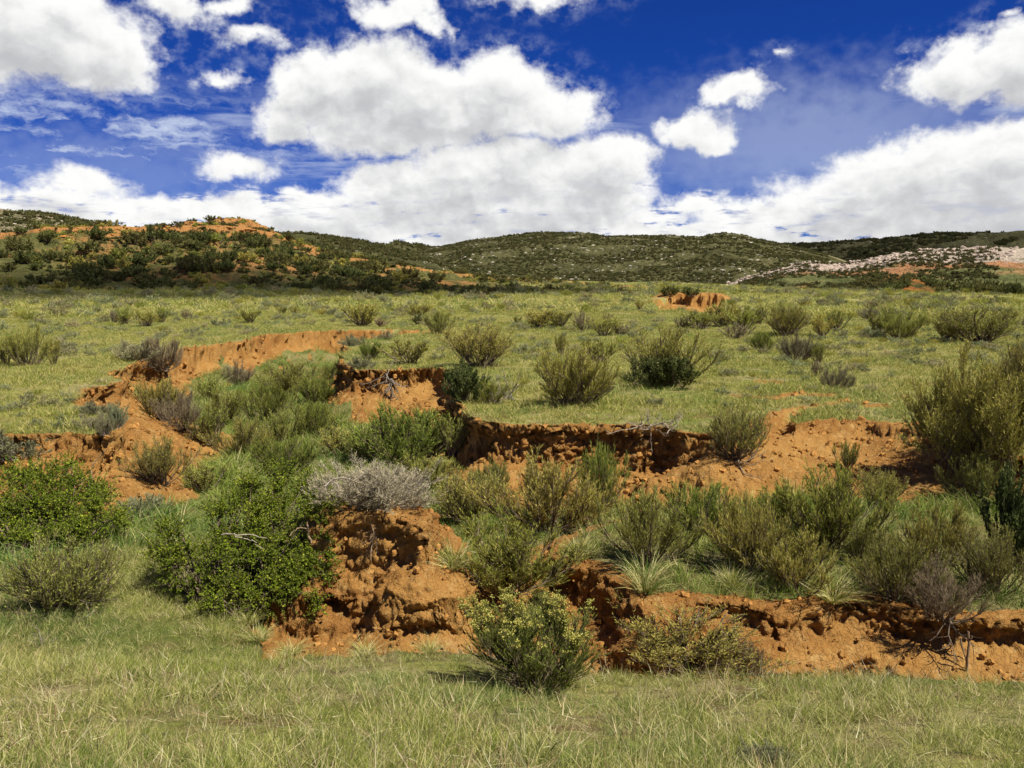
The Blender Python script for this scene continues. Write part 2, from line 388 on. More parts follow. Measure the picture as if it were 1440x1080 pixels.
def terrain(x, y, full=False):
    x = np.asarray(x, np.float64); y = np.asarray(y, np.float64)
    zp = zplat(x, y)
    near = (np.abs(x) < 34) & (y > -5) & (y < 53)
    z = zp.copy()
    grass = np.ones_like(z)
    info = {}
    if full:
        for k in ('push', 'gx', 'gy', 'dirt', 'lush'):
            info[k] = np.zeros_like(z)
    idx = np.nonzero(near)
    if idx[0].size:
        X, Y, ZP = x[idx], y[idx], zp[idx]
        n1 = fbm2(X / 1.3, Y / 1.3, 3, off=1.0); n2 = fbm2(X / .33, Y / .33, 3, .55, off=5.0)
        d0 = RIM.look(RIM.d, X, Y)
        wob = np.clip(np.hypot(X, Y) / 14.0, 0.5, 1.6)
        d = d0 + wob * 0.15 * n1 + 0.045 * n2
        wall, slope, under = (RIM.look(a, X, Y) for a in RIM.p)
        nw = np.clip(1.0 + 0.35 * fbm2(X / .8, Y / .8, 2, off=14.), .5, 1.6)
        width = 0.15 + 0.006 * np.hypot(X, Y) * 0.5
        zr = ZP - drop(d, wall * nw, slope, width) + 0.025 * n2 * (d > 0)
        # floor of the gully, foreground slope
        C = np.interp(X, [-30, -2.6, -1.8, .2, .8, 30], [-.9, -.9, -1.02, -1.06, -1.24, -1.27])
        fb = np.where(Y < 9.5, C + (-.88 - C) * sstep(7.0, 9.5, Y), np.interp(Y, [9.5, 16, 26, 40], [-.88, -1.0, -1.15, -1.15]))
        fb = fb + 0.05 * n1
        yc = np.interp(X, [-30, -3.0, -1.9, .15, .95, 30], [9.0, 9.0, 6.30, 6.25, 5.32, 5.15]) + 0.20 * n1 + .14 * n2
        zf = np.minimum(.35, -.31 * (Y - 3.3))
        zf = np.where(X < 0, np.maximum(zf, -.90), np.maximum(zf, -1.0)) + 0.03 * n1 - 0.9 * np.maximum(0, Y - yc)
        # bench
        db = BENCH.look(BENCH.d, X, Y) + 0.09 * n1 + 0.035 * n2
        bw, bs, bu = (BENCH.look(a, X, Y) for a in BENCH.p)
        zb = BENCH_Z + np.minimum(.26, .10 * np.maximum(db, 0)) - drop(-db, bw, bs, .15) - .13 * sstep(.40, .5, -db + .1 * n1) + 0.03 * n1
        # mound
        dm = MOUND.look(MOUND.d, X, Y) + 0.08 * n1 + 0.045 * n2
        mw, ms, mu = (MOUND.look(a, X, Y) for a in MOUND.p)
        zm = MOUND_Z + 0.12 * np.minimum(np.maximum(dm, 0), .5) - drop(-dm, mw, ms, .15) - .22 * sstep(.36, .46, -dm + .14 * n1 + .05 * n2) + 0.02 * n2
        Ff = smax(zf, fb, .08)
        F2 = smax(Ff, zb, .04)
        F3 = smax(F2, zm, .05)
        inside = d > -0.02
        Z = np.where(inside, smax(zr, F3, .06), zr)
        Z = np.where(Y < 1.5, zf, Z)
        z[idx] = Z
        # where grass grows
        g = np.ones_like(Z)
        rimdirt = inside & (zr > F3 - .02 - .06 * n1)
        talus = rimdirt & (X / np.maximum(Y, 1) < -.19) & (Y > 17.0) & (d > width + .30 + .45 * n1) & (n2 > -.45)
        g = np.where(rimdirt & ~talus, 0.0, g)
        bare = (zb >= Ff - .01) & (db < .10 + .12 * n1) & inside & ~rimdirt
        g = np.where(bare, 0.0, g)
        mdirt = (zm >= F2 - .01) & (dm < .5) & inside & ~rimdirt
        g = np.where(mdirt, 0.0, g)
        chan = inside & (Y > yc - .02) & (Y < 7.9 + .5 * n1 + .5 * (X < 0.2)) & (X > -2.05 + .45 * n1 + .35 * n2 + .5 * (Y - 6.6)) & (X < 30) & (db < .1) & (zf < fb + .06)
        chan &= ~((X > -0.62) & (X < .35) & (Y > 7.1 + .25 * n2))
        g = np.where(chan, 0.0, g)
        # bare earth patches on the plain above the slope, and along the rim
        az = X / np.maximum(Y, 1)
        patch = sstep(.10, .55, fbm2(X / 1.1, Y / .9, 3, off=31.)) * sstep(.20, .30, az) * sstep(.55, .47, az) * sstep(19, 14.5, Y)
        g = np.where(inside, g, g * (1 - .9 * patch))
        g = np.where(~inside, g * sstep(.03, -.03 - .06 * np.abs(n2), d), g)
        grass[idx] = g
        if full:
            t = (ZP - Z) / np.maximum(wall * nw, .05)
            b1 = sstep(.03, .22, t) * (1 - sstep(.85, 1.5, t)) * under * (d < 1.0) * inside
            hole = np.clip(0.45 + 1.5 * fbm2(X / .55, Y / .55, 2, off=50.), 0, 1.6)
            gx, gy = RIM.look(RIM.gx_, X, Y), RIM.look(RIM.gy_, X, Y)
            px_, py_ = -gx * b1 * (hole + .25), -gy * b1 * (hole + .25)
            tb = (BENCH_Z - Z) / np.maximum(bw, .05)
            b2 = sstep(.1, .4, tb) * (1 - sstep(.9, 1.7, tb)) * bu * (np.abs(zb - Z) < .05) * (db > -1)
            px_ += BENCH.look(BENCH.gx_, X, Y) * b2 * hole; py_ += BENCH.look(BENCH.gy_, X, Y) * b2 * hole
            tm = (MOUND_Z - Z) / np.maximum(mw, .05)
            b3 = (sstep(.1, .4, tm) * (1 - sstep(.9, 1.7, tm)) * mu + .13 * sstep(.62, .70, MOUND_Z - Z) * (1 - sstep(.74, .86, MOUND_Z - Z))) * (np.abs(zm - Z) < .05) * (dm > -1)
            px_ += MOUND.look(MOUND.gx_, X, Y) * b3 * hole; py_ += MOUND.look(MOUND.gy_, X, Y) * b3 * hole
            info['gx'][idx], info['gy'][idx] = px_, py_
            info['dirt'][idx] = 1 - g
            info['lush'][idx] = np.where(inside & (Y > 6), 1.0, 0.0)
    # far cut and thin red scars on the plain are bare too
    az = x / np.maximum(y, 1)
    far = (y > 24) & (y < 150)
    if far.any():
        sc = fbm2(x / 9., y / 3.5, 3, off=61.)
        scar = sstep(.42, .7, sc) * sstep(36, 50, y) * sstep(110, 80, y) * sstep(-.12, -.02, az) * sstep(.3, .2, az)
        grass = np.where(far, grass * (1 - .9 * scar), grass)
        if full: info['dirt'] = np.where(far, np.maximum(info['dirt'], .9 * scar), info['dirt'])
    cx, cy = CUT
    u = (x / np.maximum(y, 1) - cx / cy) * np.maximum(y, 1) / 2.3; v = (y - cy) / CUT_L
    cut = sstep(1.0, .86, np.abs(u) ** 2.6 + np.abs(v + .16 * np.sin(u * 5)) ** 2.6 + .65 * pn2(x * .9, y * .22) + .3 * pn2(x * 2.3, y * .7))
    z = z - .85 * cut * sstep(-1.1, .2, v)
    bank = np.exp(-((v - 1.12) / .34) ** 2) * sstep(1.5, .75, np.abs(u) + .35 * pn2(x * .9, y * .3))      # earth heaped at the head of the cut
    z = z + .46 * bank
    cut = np.maximum(cut, sstep(.22, .42, bank) * sstep(1.42, 1.22, v))
    grass = grass * (1 - cut)
    if full: info['dirt'] = np.maximum(info['dirt'], cut)
    return (z, grass, info) if full else z


CUT, CUT_L = (1e6, 1e6), 7.0


def ground_hit(px, py, rmin=1.5, rmax=260.0):
    x, y, dz = px_dir(px, py)
    hl = math.hypot(x, y)
    r = np.geomspace(rmin, rmax, 5000)
    zz = EYE + r * dz / hl
    h = terrain(r * x / hl, r * y / hl)
    k = np.nonzero(zz <= h)[0]
    i = k[0] if len(k) else len(r) - 1
    return r[i] * x / hl, r[i] * y / hl, float(h[i])


_a, _b = ground_hit(968, 439), ground_hit(972, 421)
CUT, CUT_L = ((_a[0] + _b[0]) / 2, (_a[1] + _b[1]) / 2), (_b[1] - _a[1]) / 2


# ------------------------------------------------------------------ mesh helpers
def mesh_from(name, V, Q, attrs=None, mats=(), midx=None, smooth=False, edges=None):
    me = bpy.data.meshes.new(name)
    V = np.ascontiguousarray(V, np.float32); Q = np.ascontiguousarray(Q, np.int32)
    me.vertices.add(len(V)); me.vertices.foreach_set('co', V.ravel())
    if len(Q):
        k = Q.shape[1]
        me.loops.add(Q.size); me.loops.foreach_set('vertex_index', Q.ravel())
        me.polygons.add(len(Q)); me.polygons.foreach_set('loop_start', np.arange(0, Q.size, k, dtype=np.int32))
    for m in mats: me.materials.append(m)
    if midx is not None: me.polygons.foreach_set('material_index', np.ascontiguousarray(midx, np.int32))
    if smooth and len(Q): me.polygons.foreach_set('use_smooth', np.ones(len(Q), bool))
    for k_, a in (attrs or {}).items():
        a = np.ascontiguousarray(a, np.float32)
        at = me.attributes.new(k_, 'FLOAT_VECTOR' if a.ndim == 2 else 'FLOAT', 'POINT')
        at.data.foreach_set('vector' if a.ndim == 2 else 'value', a.ravel())
    me.update(calc_edges=True)
    return me


def link(name, me, parent=None, loc=None, rot=None, scl=None, **props):
    o = bpy.data.objects.new(name, me)
    COL.objects.link(o)
    if parent is not None: o.parent = parent
    if loc is not None: o.location = loc
    if rot is not None: o.rotation_euler = rot
    if scl is not None: o.scale = scl
    for k, v in props.items():
        if v is not None: o[k] = v
    return o


def unit(a):
    return a / np.maximum(np.linalg.norm(a, axis=-1, keepdims=True), 1e-9)


def tubes(paths, rad, sides=3):
    """many tapered tubes at once: paths (n,k,3), rad (n,k)"""
    n, k, _ = paths.shape
    T = unit(np.gradient(paths, axis=1))
    ref = np.where(np.abs(T[..., 2:3]) > .9, np.array([1., 0, 0]), np.array([0, 0, 1.]))
    A = unit(np.cross(T, ref)); B = np.cross(T, A)
    th = np.arange(sides) * 2 * np.pi / sides
    V = paths[:, :, None, :] + rad[:, :, None, None] * (np.cos(th)[None, None, :, None] * A[:, :, None, :] + np.sin(th)[None, None, :, None] * B[:, :, None, :])
    base = (np.arange(n) * k * sides)[:, None, None] + (np.arange(k - 1) * sides)[None, :, None]
    s = np.arange(sides)[None, None, :]; s2 = (s + 1) % sides
    Q = np.stack([base + s, base + s2, base + sides + s2, base + sides + s], -1).reshape(-1, 4)
    return V.reshape(-1, 3), Q


def leaves(P, D, L, W, rng, fat=0.45):
    """one pointed leaf (a folded four-sided blade) per row"""
    n = len(P)
    S = unit(np.cross(D, unit(rng.normal(size=(n, 3)))))
    Nn = np.cross(S, D)
    mid = P + D * (L * fat)[:, None]
    V = np.stack([P, mid + S * (W / 2)[:, None] + Nn * (W * .18)[:, None], P + D * L[:, None], mid - S * (W / 2)[:, None] + Nn * (W * .18)[:, None]], 1)
    return V.reshape(-1, 3), np.arange(4 * n).reshape(n, 4)


def along(paths, i, t):
    k = paths.shape[1]
    f = np.clip(t, 0, .9999) * (k - 1)
    j = f.astype(int); u = (f - j)[:, None]
    a, b = paths[i, j], paths[i, j + 1]
    return a + (b - a) * u, unit(b - a)


def grow(P, D, L, k, up, wob, rng):
    n = len(P)
    pts = [P]; d = D.copy()
    for _ in range(k - 1):
        d = unit(d + up * np.array([0, 0, 1.]) / (k - 1) + wob * rng.normal(size=(n, 3)) / math.sqrt(k))
        pts.append(pts[-1] + d * (L / (k - 1))[:, None])
    return np.stack(pts, 1)


# ------------------------------------------------------------------ materials
def new_mat(name):
    m = bpy.data.materials.new(name)
    m.use_nodes = True
    t = m.node_tree
    t.nodes.clear()
    return m, NT(t)


def mat_leaf(name, c0, c1, c2=None, trans=0.25, jitter=0.5):
    m, N = new_mat(name)
    tint = N.attr('tint')
    col = N.mix(tint, c0, c1)
    if c2 is not None:
        col = N.mix(N.ss(tint, .8, .95), col, c2)
    oi = N.n('ShaderNodeObjectInfo')
    val = N.m('ADD', 1 - jitter / 2, N.m('MULTIPLY', oi.outputs['Random'], jitter))
    hue = N.m('FRACT', N.m('MULTIPLY', oi.outputs['Random'], 7.31))
    col = N.mix(hue, N.v('MULTIPLY', col, (.86, .98, .86)), N.v('MULTIPLY', col, (1.16, 1.04, .98)))
    col = N.v('SCALE', col, s=val)
    d = N.n('ShaderNodeBsdfDiffuse'); N.put(d.inputs[0], col)
    tr = N.n('ShaderNodeBsdfTranslucent'); N.put(tr.inputs[0], col)
    mx = N.n('ShaderNodeMixShader'); mx.inputs[0].default_value = trans
    N.put(mx.inputs[1], d.outputs[0]); N.put(mx.inputs[2], tr.outputs[0])
    N.put(N.n('ShaderNodeOutputMaterial').inputs[0], mx.outputs[0])
    return m


def mat_bark(name, c0, c1, scale=40):
    m, N = new_mat(name)
    g = N.n('ShaderNodeTexCoord').outputs['Object']
    f = N.noise(N.v('MULTIPLY', g, (1, 1, .25)), scale, 4, .6)
    col = N.mix(N.ss(f, .35, .65), c0, c1)
    b = N.n('ShaderNodeBsdfPrincipled'); N.put(b.inputs['Base Color'], col); b.inputs['Roughness'].default_value = .9
    b.inputs['Specular IOR Level'].default_value = .2
    N.put(N.n('ShaderNodeOutputMaterial').inputs[0], b.outputs[0])
    return m


DIRT_A, DIRT_B, DIRT_C = (0.405, 0.217, 0.062), (0.282, 0.131, 0.035), (0.48, 0.300, 0.108)


def dirt_color(N, pos):
    a = N.noise(pos, .9, 5, .6)
    b = N.noise(pos, 9.0, 5, .65)
    col = N.mix(N.ss(a, .35, .68), DIRT_A, DIRT_B)
    col = N.mix(N.ss(b, .48, .75), col, DIRT_C)
    layer = N.noise(N.v('MULTIPLY', pos, (.35, .35, 7.0)), 1.0, 4, .6, .4)
    col = N.mix(N.m('MULTIPLY', N.ss(layer, .50, .66), .34), col, (0.235, 0.098, 0.026))
    peb = N.voro(pos, 34.0)
    col = N.mix(N.m('MULTIPLY', N.ss(peb, .16, .09), .6), col, (0.50, 0.36, 0.20))
    sp = N.noise(pos, 60.0, 3, .6)
    return N.mix(N.ss(sp, .62, .75), col, (0.20, 0.08, 0.02))


def mat_ground():
    m, N = new_mat('earth_and_turf')
    pos = N.n('ShaderNodeNewGeometry').outputs['Position']
    dirt = dirt_color(N, pos)
    a = N.noise(pos, .16, 5, .55)
    b = N.noise(pos, 1.1, 5, .62)
    c = N.noise(pos, 7.0, 5, .7)
    green = N.mix(N.ss(a, .36, .64), (0.195, 0.220, 0.044), (0.340, 0.315, 0.095))
    green = N.mix(N.ss(b, .44, .66), green, (0.350, 0.295, 0.130))
    green = N.mix(N.m('MULTIPLY', N.ss(N.noise(pos, .42, 5, .62), .54, .66), .75), green, (0.105, 0.150, 0.038))
    green = N.mix(N.ss(c, .50, .72), green, (0.070, 0.095, 0.030))
    lush = N.attr('lush')
    green = N.mix(N.m('MULTIPLY', lush, .6), green, N.mix(N.ss(b, .42, .58), (0.080, 0.110, 0.028), (0.190, 0.165, 0.065)))
    gr = N.attr('grass')
    gm = N.m('ADD', gr, N.m('MULTIPLY', N.m('SUBTRACT', c, .5), .55))
    fac = N.ss(gm, .32, .60)
    near = N.ss(N.n('ShaderNodeSeparateXYZ').outputs[0], 0, 1)
    # soil and litter between the blades
    soil = N.mix(N.ss(b, .4, .6), (0.20, 0.125, 0.055), (0.165, 0.145, 0.070))
    bare = N.ss(N.noise(pos, 2.6, 5, .65), .50, .62)
    dist = N.v('LENGTH', pos)
    nearf = N.ss(dist, 9.0, 24.0, .75, .12)
    green = N.mix(N.m('MULTIPLY', bare, nearf), green, soil)
    col = N.mix(fac, dirt, green)
    h1 = N.noise(pos, 14.0, 6, .68)
    h2 = N.noise(pos, 55.0, 4, .65)
    vor = N.voro(pos, 22.0, 'DISTANCE_TO_EDGE')
    hgt = N.m('ADD', N.m('MULTIPLY', h1, 1.0), N.m('ADD', N.m('MULTIPLY', h2, .35), N.m('MULTIPLY', N.ss(vor, 0, .10), .12)))
    bp = N.n('ShaderNodeBump'); bp.inputs['Strength'].default_value = 1.0; bp.inputs['Distance'].default_value = .045
    N.put(bp.inputs['Height'], hgt)
    bs = N.n('ShaderNodeBsdfPrincipled'); N.put(bs.inputs['Base Color'], col); bs.inputs['Roughness'].default_value = 1.0
    bs.inputs['Specular IOR Level'].default_value = .05
    N.put(bs.inputs['Normal'], bp.outputs[0])
    N.put(N.n('ShaderNodeOutputMaterial').inputs[0], bs.outputs[0])
    return m


# ------------------------------------------------------------------ the ground sheet
def build_ground():
    fine = np.radians(np.linspace(-42, 42, 990))
    coarse = np.radians(np.concatenate([np.arange(45, 180, 5.0), np.arange(180, 317, 5.0)]))
    az = np.concatenate([fine, coarse])
    NR, NS = 860, 2600
    rs = np.geomspace(1.3, 150.0, NS)
    A, R = np.meshgrid(az, rs, indexing='ij')
    X, Y = R * np.sin(A), R * np.cos(A)
    Z = terrain(X, Y)
    dr = np.diff(R, axis=1); dz = np.abs(np.diff(Z, axis=1)); rm = .5 * (R[:, 1:] + R[:, :-1])
    ds = (dr * 2.0 / rm + 2.6 * dz) / rm + .03 * dr / rm
    # share the neighbours' rhythm so that rows run smoothly past the ends of walls
    nf = len(fine)
    for w_ in (61, 61):
        c = np.cumsum(np.pad(ds[:nf], ((w_ // 2 + 1, w_ // 2), (0, 0)), mode='edge'), 0)
        ds[:nf] = (c[w_:] - c[:-w_]) / w_
    s = np.concatenate([np.zeros((len(az), 1)), np.cumsum(ds, 1)], 1)
    RR = np.empty((len(az), NR))
    for i in range(len(az)):
        RR[i] = np.interp(np.linspace(0, s[i, -1], NR), s[i], rs)
    outer = np.array([165, 190, 225, 280, 380, 560, 900, 1600, 3200, 8000.])
    RR = np.concatenate([np.full((len(az), 1), .55), RR, np.tile(outer, (len(az), 1))], 1)
    AA = np.repeat(az[:, None], RR.shape[1], 1)
    X, Y = RR * np.sin(AA), RR * np.cos(AA)
    Z, grass, info = terrain(X, Y, True)
    Z = np.where(RR > 230, Z - .02 * (RR - 230) * (RR < 900) - 13.4 * (RR >= 900), Z)
    Z = np.where(RR < .6, terrain(np.array([0.]), np.array([.6]))[0], Z)
    # undercuts, then lumps and clods along the surface normal of bare earth
    X = X + info['gx']; Y = Y + info['gy']
    Pn = np.stack([X, Y, Z], -1)
    du = np.gradient(Pn, axis=0); dv = np.gradient(Pn, axis=1)
    Nn = unit(np.cross(dv, du)); Nn *= np.sign(Nn[..., 2:3] + 1e-6) * 1.0
    dirt = np.clip(info['dirt'], 0, 1)
    sel = (dirt > .05) & (RR < 60)
    q = Pn[sel]
    wx = .5 * vn3(q[:, 0] * 3, q[:, 1] * 3, q[:, 2] * 3)
    _, c1 = worley(q[:, 0] * 5.0 + wx, q[:, 1] * 5.0 - wx, q[:, 2] * 7.5 + wx)
    _, c2 = worley(q[:, 0] * 13.0 + 2 * wx, q[:, 1] * 13.0, q[:, 2] * 16.0 - 2 * wx)
    lump = .62 * sstep(0, .42, c1) + .34 * sstep(0, .5, c2) + .30 * vn3(q[:, 0] * 2.6, q[:, 1] * 2.6, q[:, 2] * 2.0) \
        + .26 * vn3(q[:, 0] * 9., q[:, 1] * 9., q[:, 2] * 1.3) + .24 * vn3(q[:, 0] * .9, q[:, 1] * .9, q[:, 2] * 13.) \
        + .26 * vn3(q[:, 0] * 26., q[:, 1] * 26., q[:, 2] * 30.) + .18 * vn3(q[:, 0] * 55., q[:, 1] * 55., q[:, 2] * 60.)
    steep = 1 - np.clip(Nn[sel][:, 2], 0, 1)
    amp = (.026 + .098 * sstep(.08, .6, steep)) * dirt[sel] * np.clip(np.hypot(q[:, 0], q[:, 1]) / 11., .75, 1.5)
    Pn[sel] = q + Nn[sel] * (amp * (lump - .60))[:, None]
    na, nr = RR.shape
    V = Pn.reshape(-1, 3)
    i = np.arange(na)[:, None]; j = np.arange(nr - 1)[None, :]
    i2 = (i + 1) % na
    Q = np.stack([i * nr + j, i * nr + j + 1, i2 * nr + j + 1, i2 * nr + j], -1).reshape(-1, 4)
    # close the small disc underfoot with one ring of quads onto the centre
    me = mesh_from('ground', V, Q, dict(grass=grass.ravel(), lush=info['lush'].ravel()), [mat_ground()], smooth=True)
    return link('ground', me, kind='structure', label='grassy plain cut by a red earth gully')


build_ground()


# ------------------------------------------------------------------ hills
def hit_col(px):
    x, y, _ = px_dir(px, 390)
    return math.atan2(x, y)


def hill_mesh(sil, r0, r1, zb0, rough, seed, ncol=260, nrow=70, terr=0.0, shape=.9, back=1.35, crest_rough=.35):
    px = np.array([p[0] for p in sil], float); py = np.array([p[1] for p in sil], float)
    cx = np.linspace(px[0], px[-1], ncol)
    cy = np.interp(cx, px, py)
    k = np.ones(5) / 5
    cy = np.convolve(np.pad(cy, 2, mode='edge'), k, 'valid')
    x, y, z = px_dir(cx, cy)
    hl = np.hypot(x, y)
    r0 = np.interp(cx, px, r0) if np.ndim(r0) else np.full(ncol, float(r0))
    r1 = np.interp(cx, px, r1) if np.ndim(r1) else np.full(ncol, float(r1))
    zc = EYE + r1 * z / hl
    t = np.concatenate([np.linspace(0, 1, nrow), 1 + (back - 1) * np.linspace(.08, 1, 14)])
    R = r0[:, None] + (r1 - r0)[:, None] * t[None, :]
    X, Y = R * (x / hl)[:, None], R * (y / hl)[:, None]
    zb = zb0 + 0 * X
    S = np.where(t < 1, np.sin(np.clip(t, 0, 1) * np.pi / 2) ** (1 / shape), np.cos((t - 1) / (back - 1) * np.pi / 2))
    H = zb + (zc[:, None] - zb) * S[None, :]
    L = (r1 - r0).mean()
    n = fbm2(X / (L * .30) + seed, Y / (L * .30), 5, .52, off=seed)
    n2 = 1 - 2 * np.abs(fbm2(X / (L * .16), Y / (L * .16), 4, .5, off=seed + 3.))
    env = np.sin(np.clip(t, 0, 1) * np.pi) ** .8
    env = np.where(t < 1, np.maximum(env, crest_rough * np.clip(t, 0, 1) ** 3), crest_rough)[None, :]
    hh = np.maximum(zc[:, None] - zb, 1)
    H = H + rough * hh * env * (.6 * n + .4 * n2)
    if terr:
        st = terr
        f = H / st + .5 * fbm2(X / 9, Y / 9, 2, off=2.)
        fl = np.floor(f); fr = f - fl
        H2 = (fl + sstep(.30, .62, fr)) * st - .5 * st * fbm2(X / 9, Y / 9, 2, off=2.)
        H = H + (H2 - H) * .85 * sstep(.35, .6, S)[None, :]
    V = np.stack([X, Y, H], -1)
    na, nr = X.shape
    i = np.arange(na - 1)[:, None]; j = np.arange(nr - 1)[None, :]
    Q = np.stack([i * nr + j, i * nr + j + 1, (i + 1) * nr + j + 1, (i + 1) * nr + j], -1).reshape(-1, 4)
    return V, Q, np.repeat(t[None, :], na, 0)


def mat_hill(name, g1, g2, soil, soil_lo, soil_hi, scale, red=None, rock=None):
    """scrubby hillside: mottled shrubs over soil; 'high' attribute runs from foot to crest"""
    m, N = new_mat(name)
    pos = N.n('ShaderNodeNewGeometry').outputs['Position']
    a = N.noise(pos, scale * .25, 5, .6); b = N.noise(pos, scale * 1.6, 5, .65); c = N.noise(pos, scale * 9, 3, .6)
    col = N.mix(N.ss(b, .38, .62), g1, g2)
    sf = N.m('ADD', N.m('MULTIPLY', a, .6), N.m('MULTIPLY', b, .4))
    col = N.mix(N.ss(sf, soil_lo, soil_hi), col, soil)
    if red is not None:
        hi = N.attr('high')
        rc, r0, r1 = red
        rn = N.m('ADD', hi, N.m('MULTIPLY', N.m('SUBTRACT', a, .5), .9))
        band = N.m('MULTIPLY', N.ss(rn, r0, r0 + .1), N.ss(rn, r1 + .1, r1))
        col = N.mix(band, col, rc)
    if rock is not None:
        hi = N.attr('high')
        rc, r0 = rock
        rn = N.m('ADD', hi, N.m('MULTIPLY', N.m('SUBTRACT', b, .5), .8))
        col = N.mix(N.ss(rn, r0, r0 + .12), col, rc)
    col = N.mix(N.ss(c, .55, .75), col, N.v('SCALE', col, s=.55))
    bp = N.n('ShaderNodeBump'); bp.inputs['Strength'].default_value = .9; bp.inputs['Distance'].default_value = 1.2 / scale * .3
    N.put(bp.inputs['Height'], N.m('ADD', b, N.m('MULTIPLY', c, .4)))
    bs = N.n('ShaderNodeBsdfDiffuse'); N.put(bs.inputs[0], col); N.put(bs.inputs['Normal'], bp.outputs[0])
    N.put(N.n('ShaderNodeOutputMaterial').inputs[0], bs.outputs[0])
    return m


HILLS = {}


def make_hill(key, name, label, sil, r0, r1, zb0, rough, seed, mat, **kw):
    V, Q, t = hill_mesh(sil, r0, r1, zb0, rough, seed, **kw)
    me = mesh_from(name, V.reshape(-1, 3), Q, dict(high=t.ravel()), [mat], smooth=True)
    link(name, me, kind='structure', label=label)
    HILLS[key] = (V, t)


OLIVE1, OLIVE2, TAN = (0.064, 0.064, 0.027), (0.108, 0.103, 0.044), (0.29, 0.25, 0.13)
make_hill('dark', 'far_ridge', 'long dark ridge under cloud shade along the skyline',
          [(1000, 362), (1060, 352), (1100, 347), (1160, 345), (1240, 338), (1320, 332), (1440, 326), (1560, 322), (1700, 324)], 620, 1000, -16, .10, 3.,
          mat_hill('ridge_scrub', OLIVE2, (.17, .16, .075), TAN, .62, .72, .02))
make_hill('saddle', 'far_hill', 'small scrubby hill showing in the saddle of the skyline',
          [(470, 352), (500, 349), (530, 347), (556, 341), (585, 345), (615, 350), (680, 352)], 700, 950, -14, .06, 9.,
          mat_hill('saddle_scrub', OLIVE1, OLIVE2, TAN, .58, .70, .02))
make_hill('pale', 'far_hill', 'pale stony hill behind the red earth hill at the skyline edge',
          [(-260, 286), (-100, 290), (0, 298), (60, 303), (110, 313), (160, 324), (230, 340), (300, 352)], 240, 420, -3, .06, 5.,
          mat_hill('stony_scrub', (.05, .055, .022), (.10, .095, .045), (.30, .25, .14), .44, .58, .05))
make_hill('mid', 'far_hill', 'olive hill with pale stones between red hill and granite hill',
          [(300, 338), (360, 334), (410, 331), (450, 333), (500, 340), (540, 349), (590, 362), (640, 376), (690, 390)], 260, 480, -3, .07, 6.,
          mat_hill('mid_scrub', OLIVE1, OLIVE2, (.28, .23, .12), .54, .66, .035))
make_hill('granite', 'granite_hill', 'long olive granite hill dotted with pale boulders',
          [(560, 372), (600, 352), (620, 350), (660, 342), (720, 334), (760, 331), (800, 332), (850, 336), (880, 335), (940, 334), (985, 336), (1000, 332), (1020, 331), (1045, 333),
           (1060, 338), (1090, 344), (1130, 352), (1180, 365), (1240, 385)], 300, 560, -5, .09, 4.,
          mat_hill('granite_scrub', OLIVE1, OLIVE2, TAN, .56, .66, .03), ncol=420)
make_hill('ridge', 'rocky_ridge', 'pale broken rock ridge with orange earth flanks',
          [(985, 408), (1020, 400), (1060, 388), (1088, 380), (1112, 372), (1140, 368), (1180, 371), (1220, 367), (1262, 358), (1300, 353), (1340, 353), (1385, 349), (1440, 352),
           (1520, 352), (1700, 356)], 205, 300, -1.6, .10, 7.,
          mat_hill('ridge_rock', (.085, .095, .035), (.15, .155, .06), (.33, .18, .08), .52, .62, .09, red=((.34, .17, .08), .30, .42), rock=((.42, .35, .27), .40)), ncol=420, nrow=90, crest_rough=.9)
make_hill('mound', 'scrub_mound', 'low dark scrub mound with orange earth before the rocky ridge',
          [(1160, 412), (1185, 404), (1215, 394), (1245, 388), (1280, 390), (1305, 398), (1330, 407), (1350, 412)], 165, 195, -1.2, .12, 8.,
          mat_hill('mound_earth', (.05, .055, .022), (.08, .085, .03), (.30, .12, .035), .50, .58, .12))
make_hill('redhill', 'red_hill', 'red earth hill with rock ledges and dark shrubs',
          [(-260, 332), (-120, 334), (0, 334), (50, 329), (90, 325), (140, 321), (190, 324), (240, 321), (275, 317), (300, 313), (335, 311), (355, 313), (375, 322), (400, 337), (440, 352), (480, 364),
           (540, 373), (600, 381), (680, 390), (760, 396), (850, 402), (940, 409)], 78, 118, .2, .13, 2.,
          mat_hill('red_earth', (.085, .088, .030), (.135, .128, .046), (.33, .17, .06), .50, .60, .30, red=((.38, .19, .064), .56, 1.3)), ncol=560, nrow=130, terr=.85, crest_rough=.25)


def hill_point(key, px, t):
    """a point on a hill: column by picture azimuth, t from foot to crest"""
    V, tt = HILLS[key]
    az = np.arctan2(V[:, 0, 0], V[:, 0, 1])
    i = np.interp(hit_col(px), az, np.arange(len(az)))
    j = np.interp(t, tt[0], np.arange(tt.shape[1]))
    return V[int(round(i)), int(round(j))]


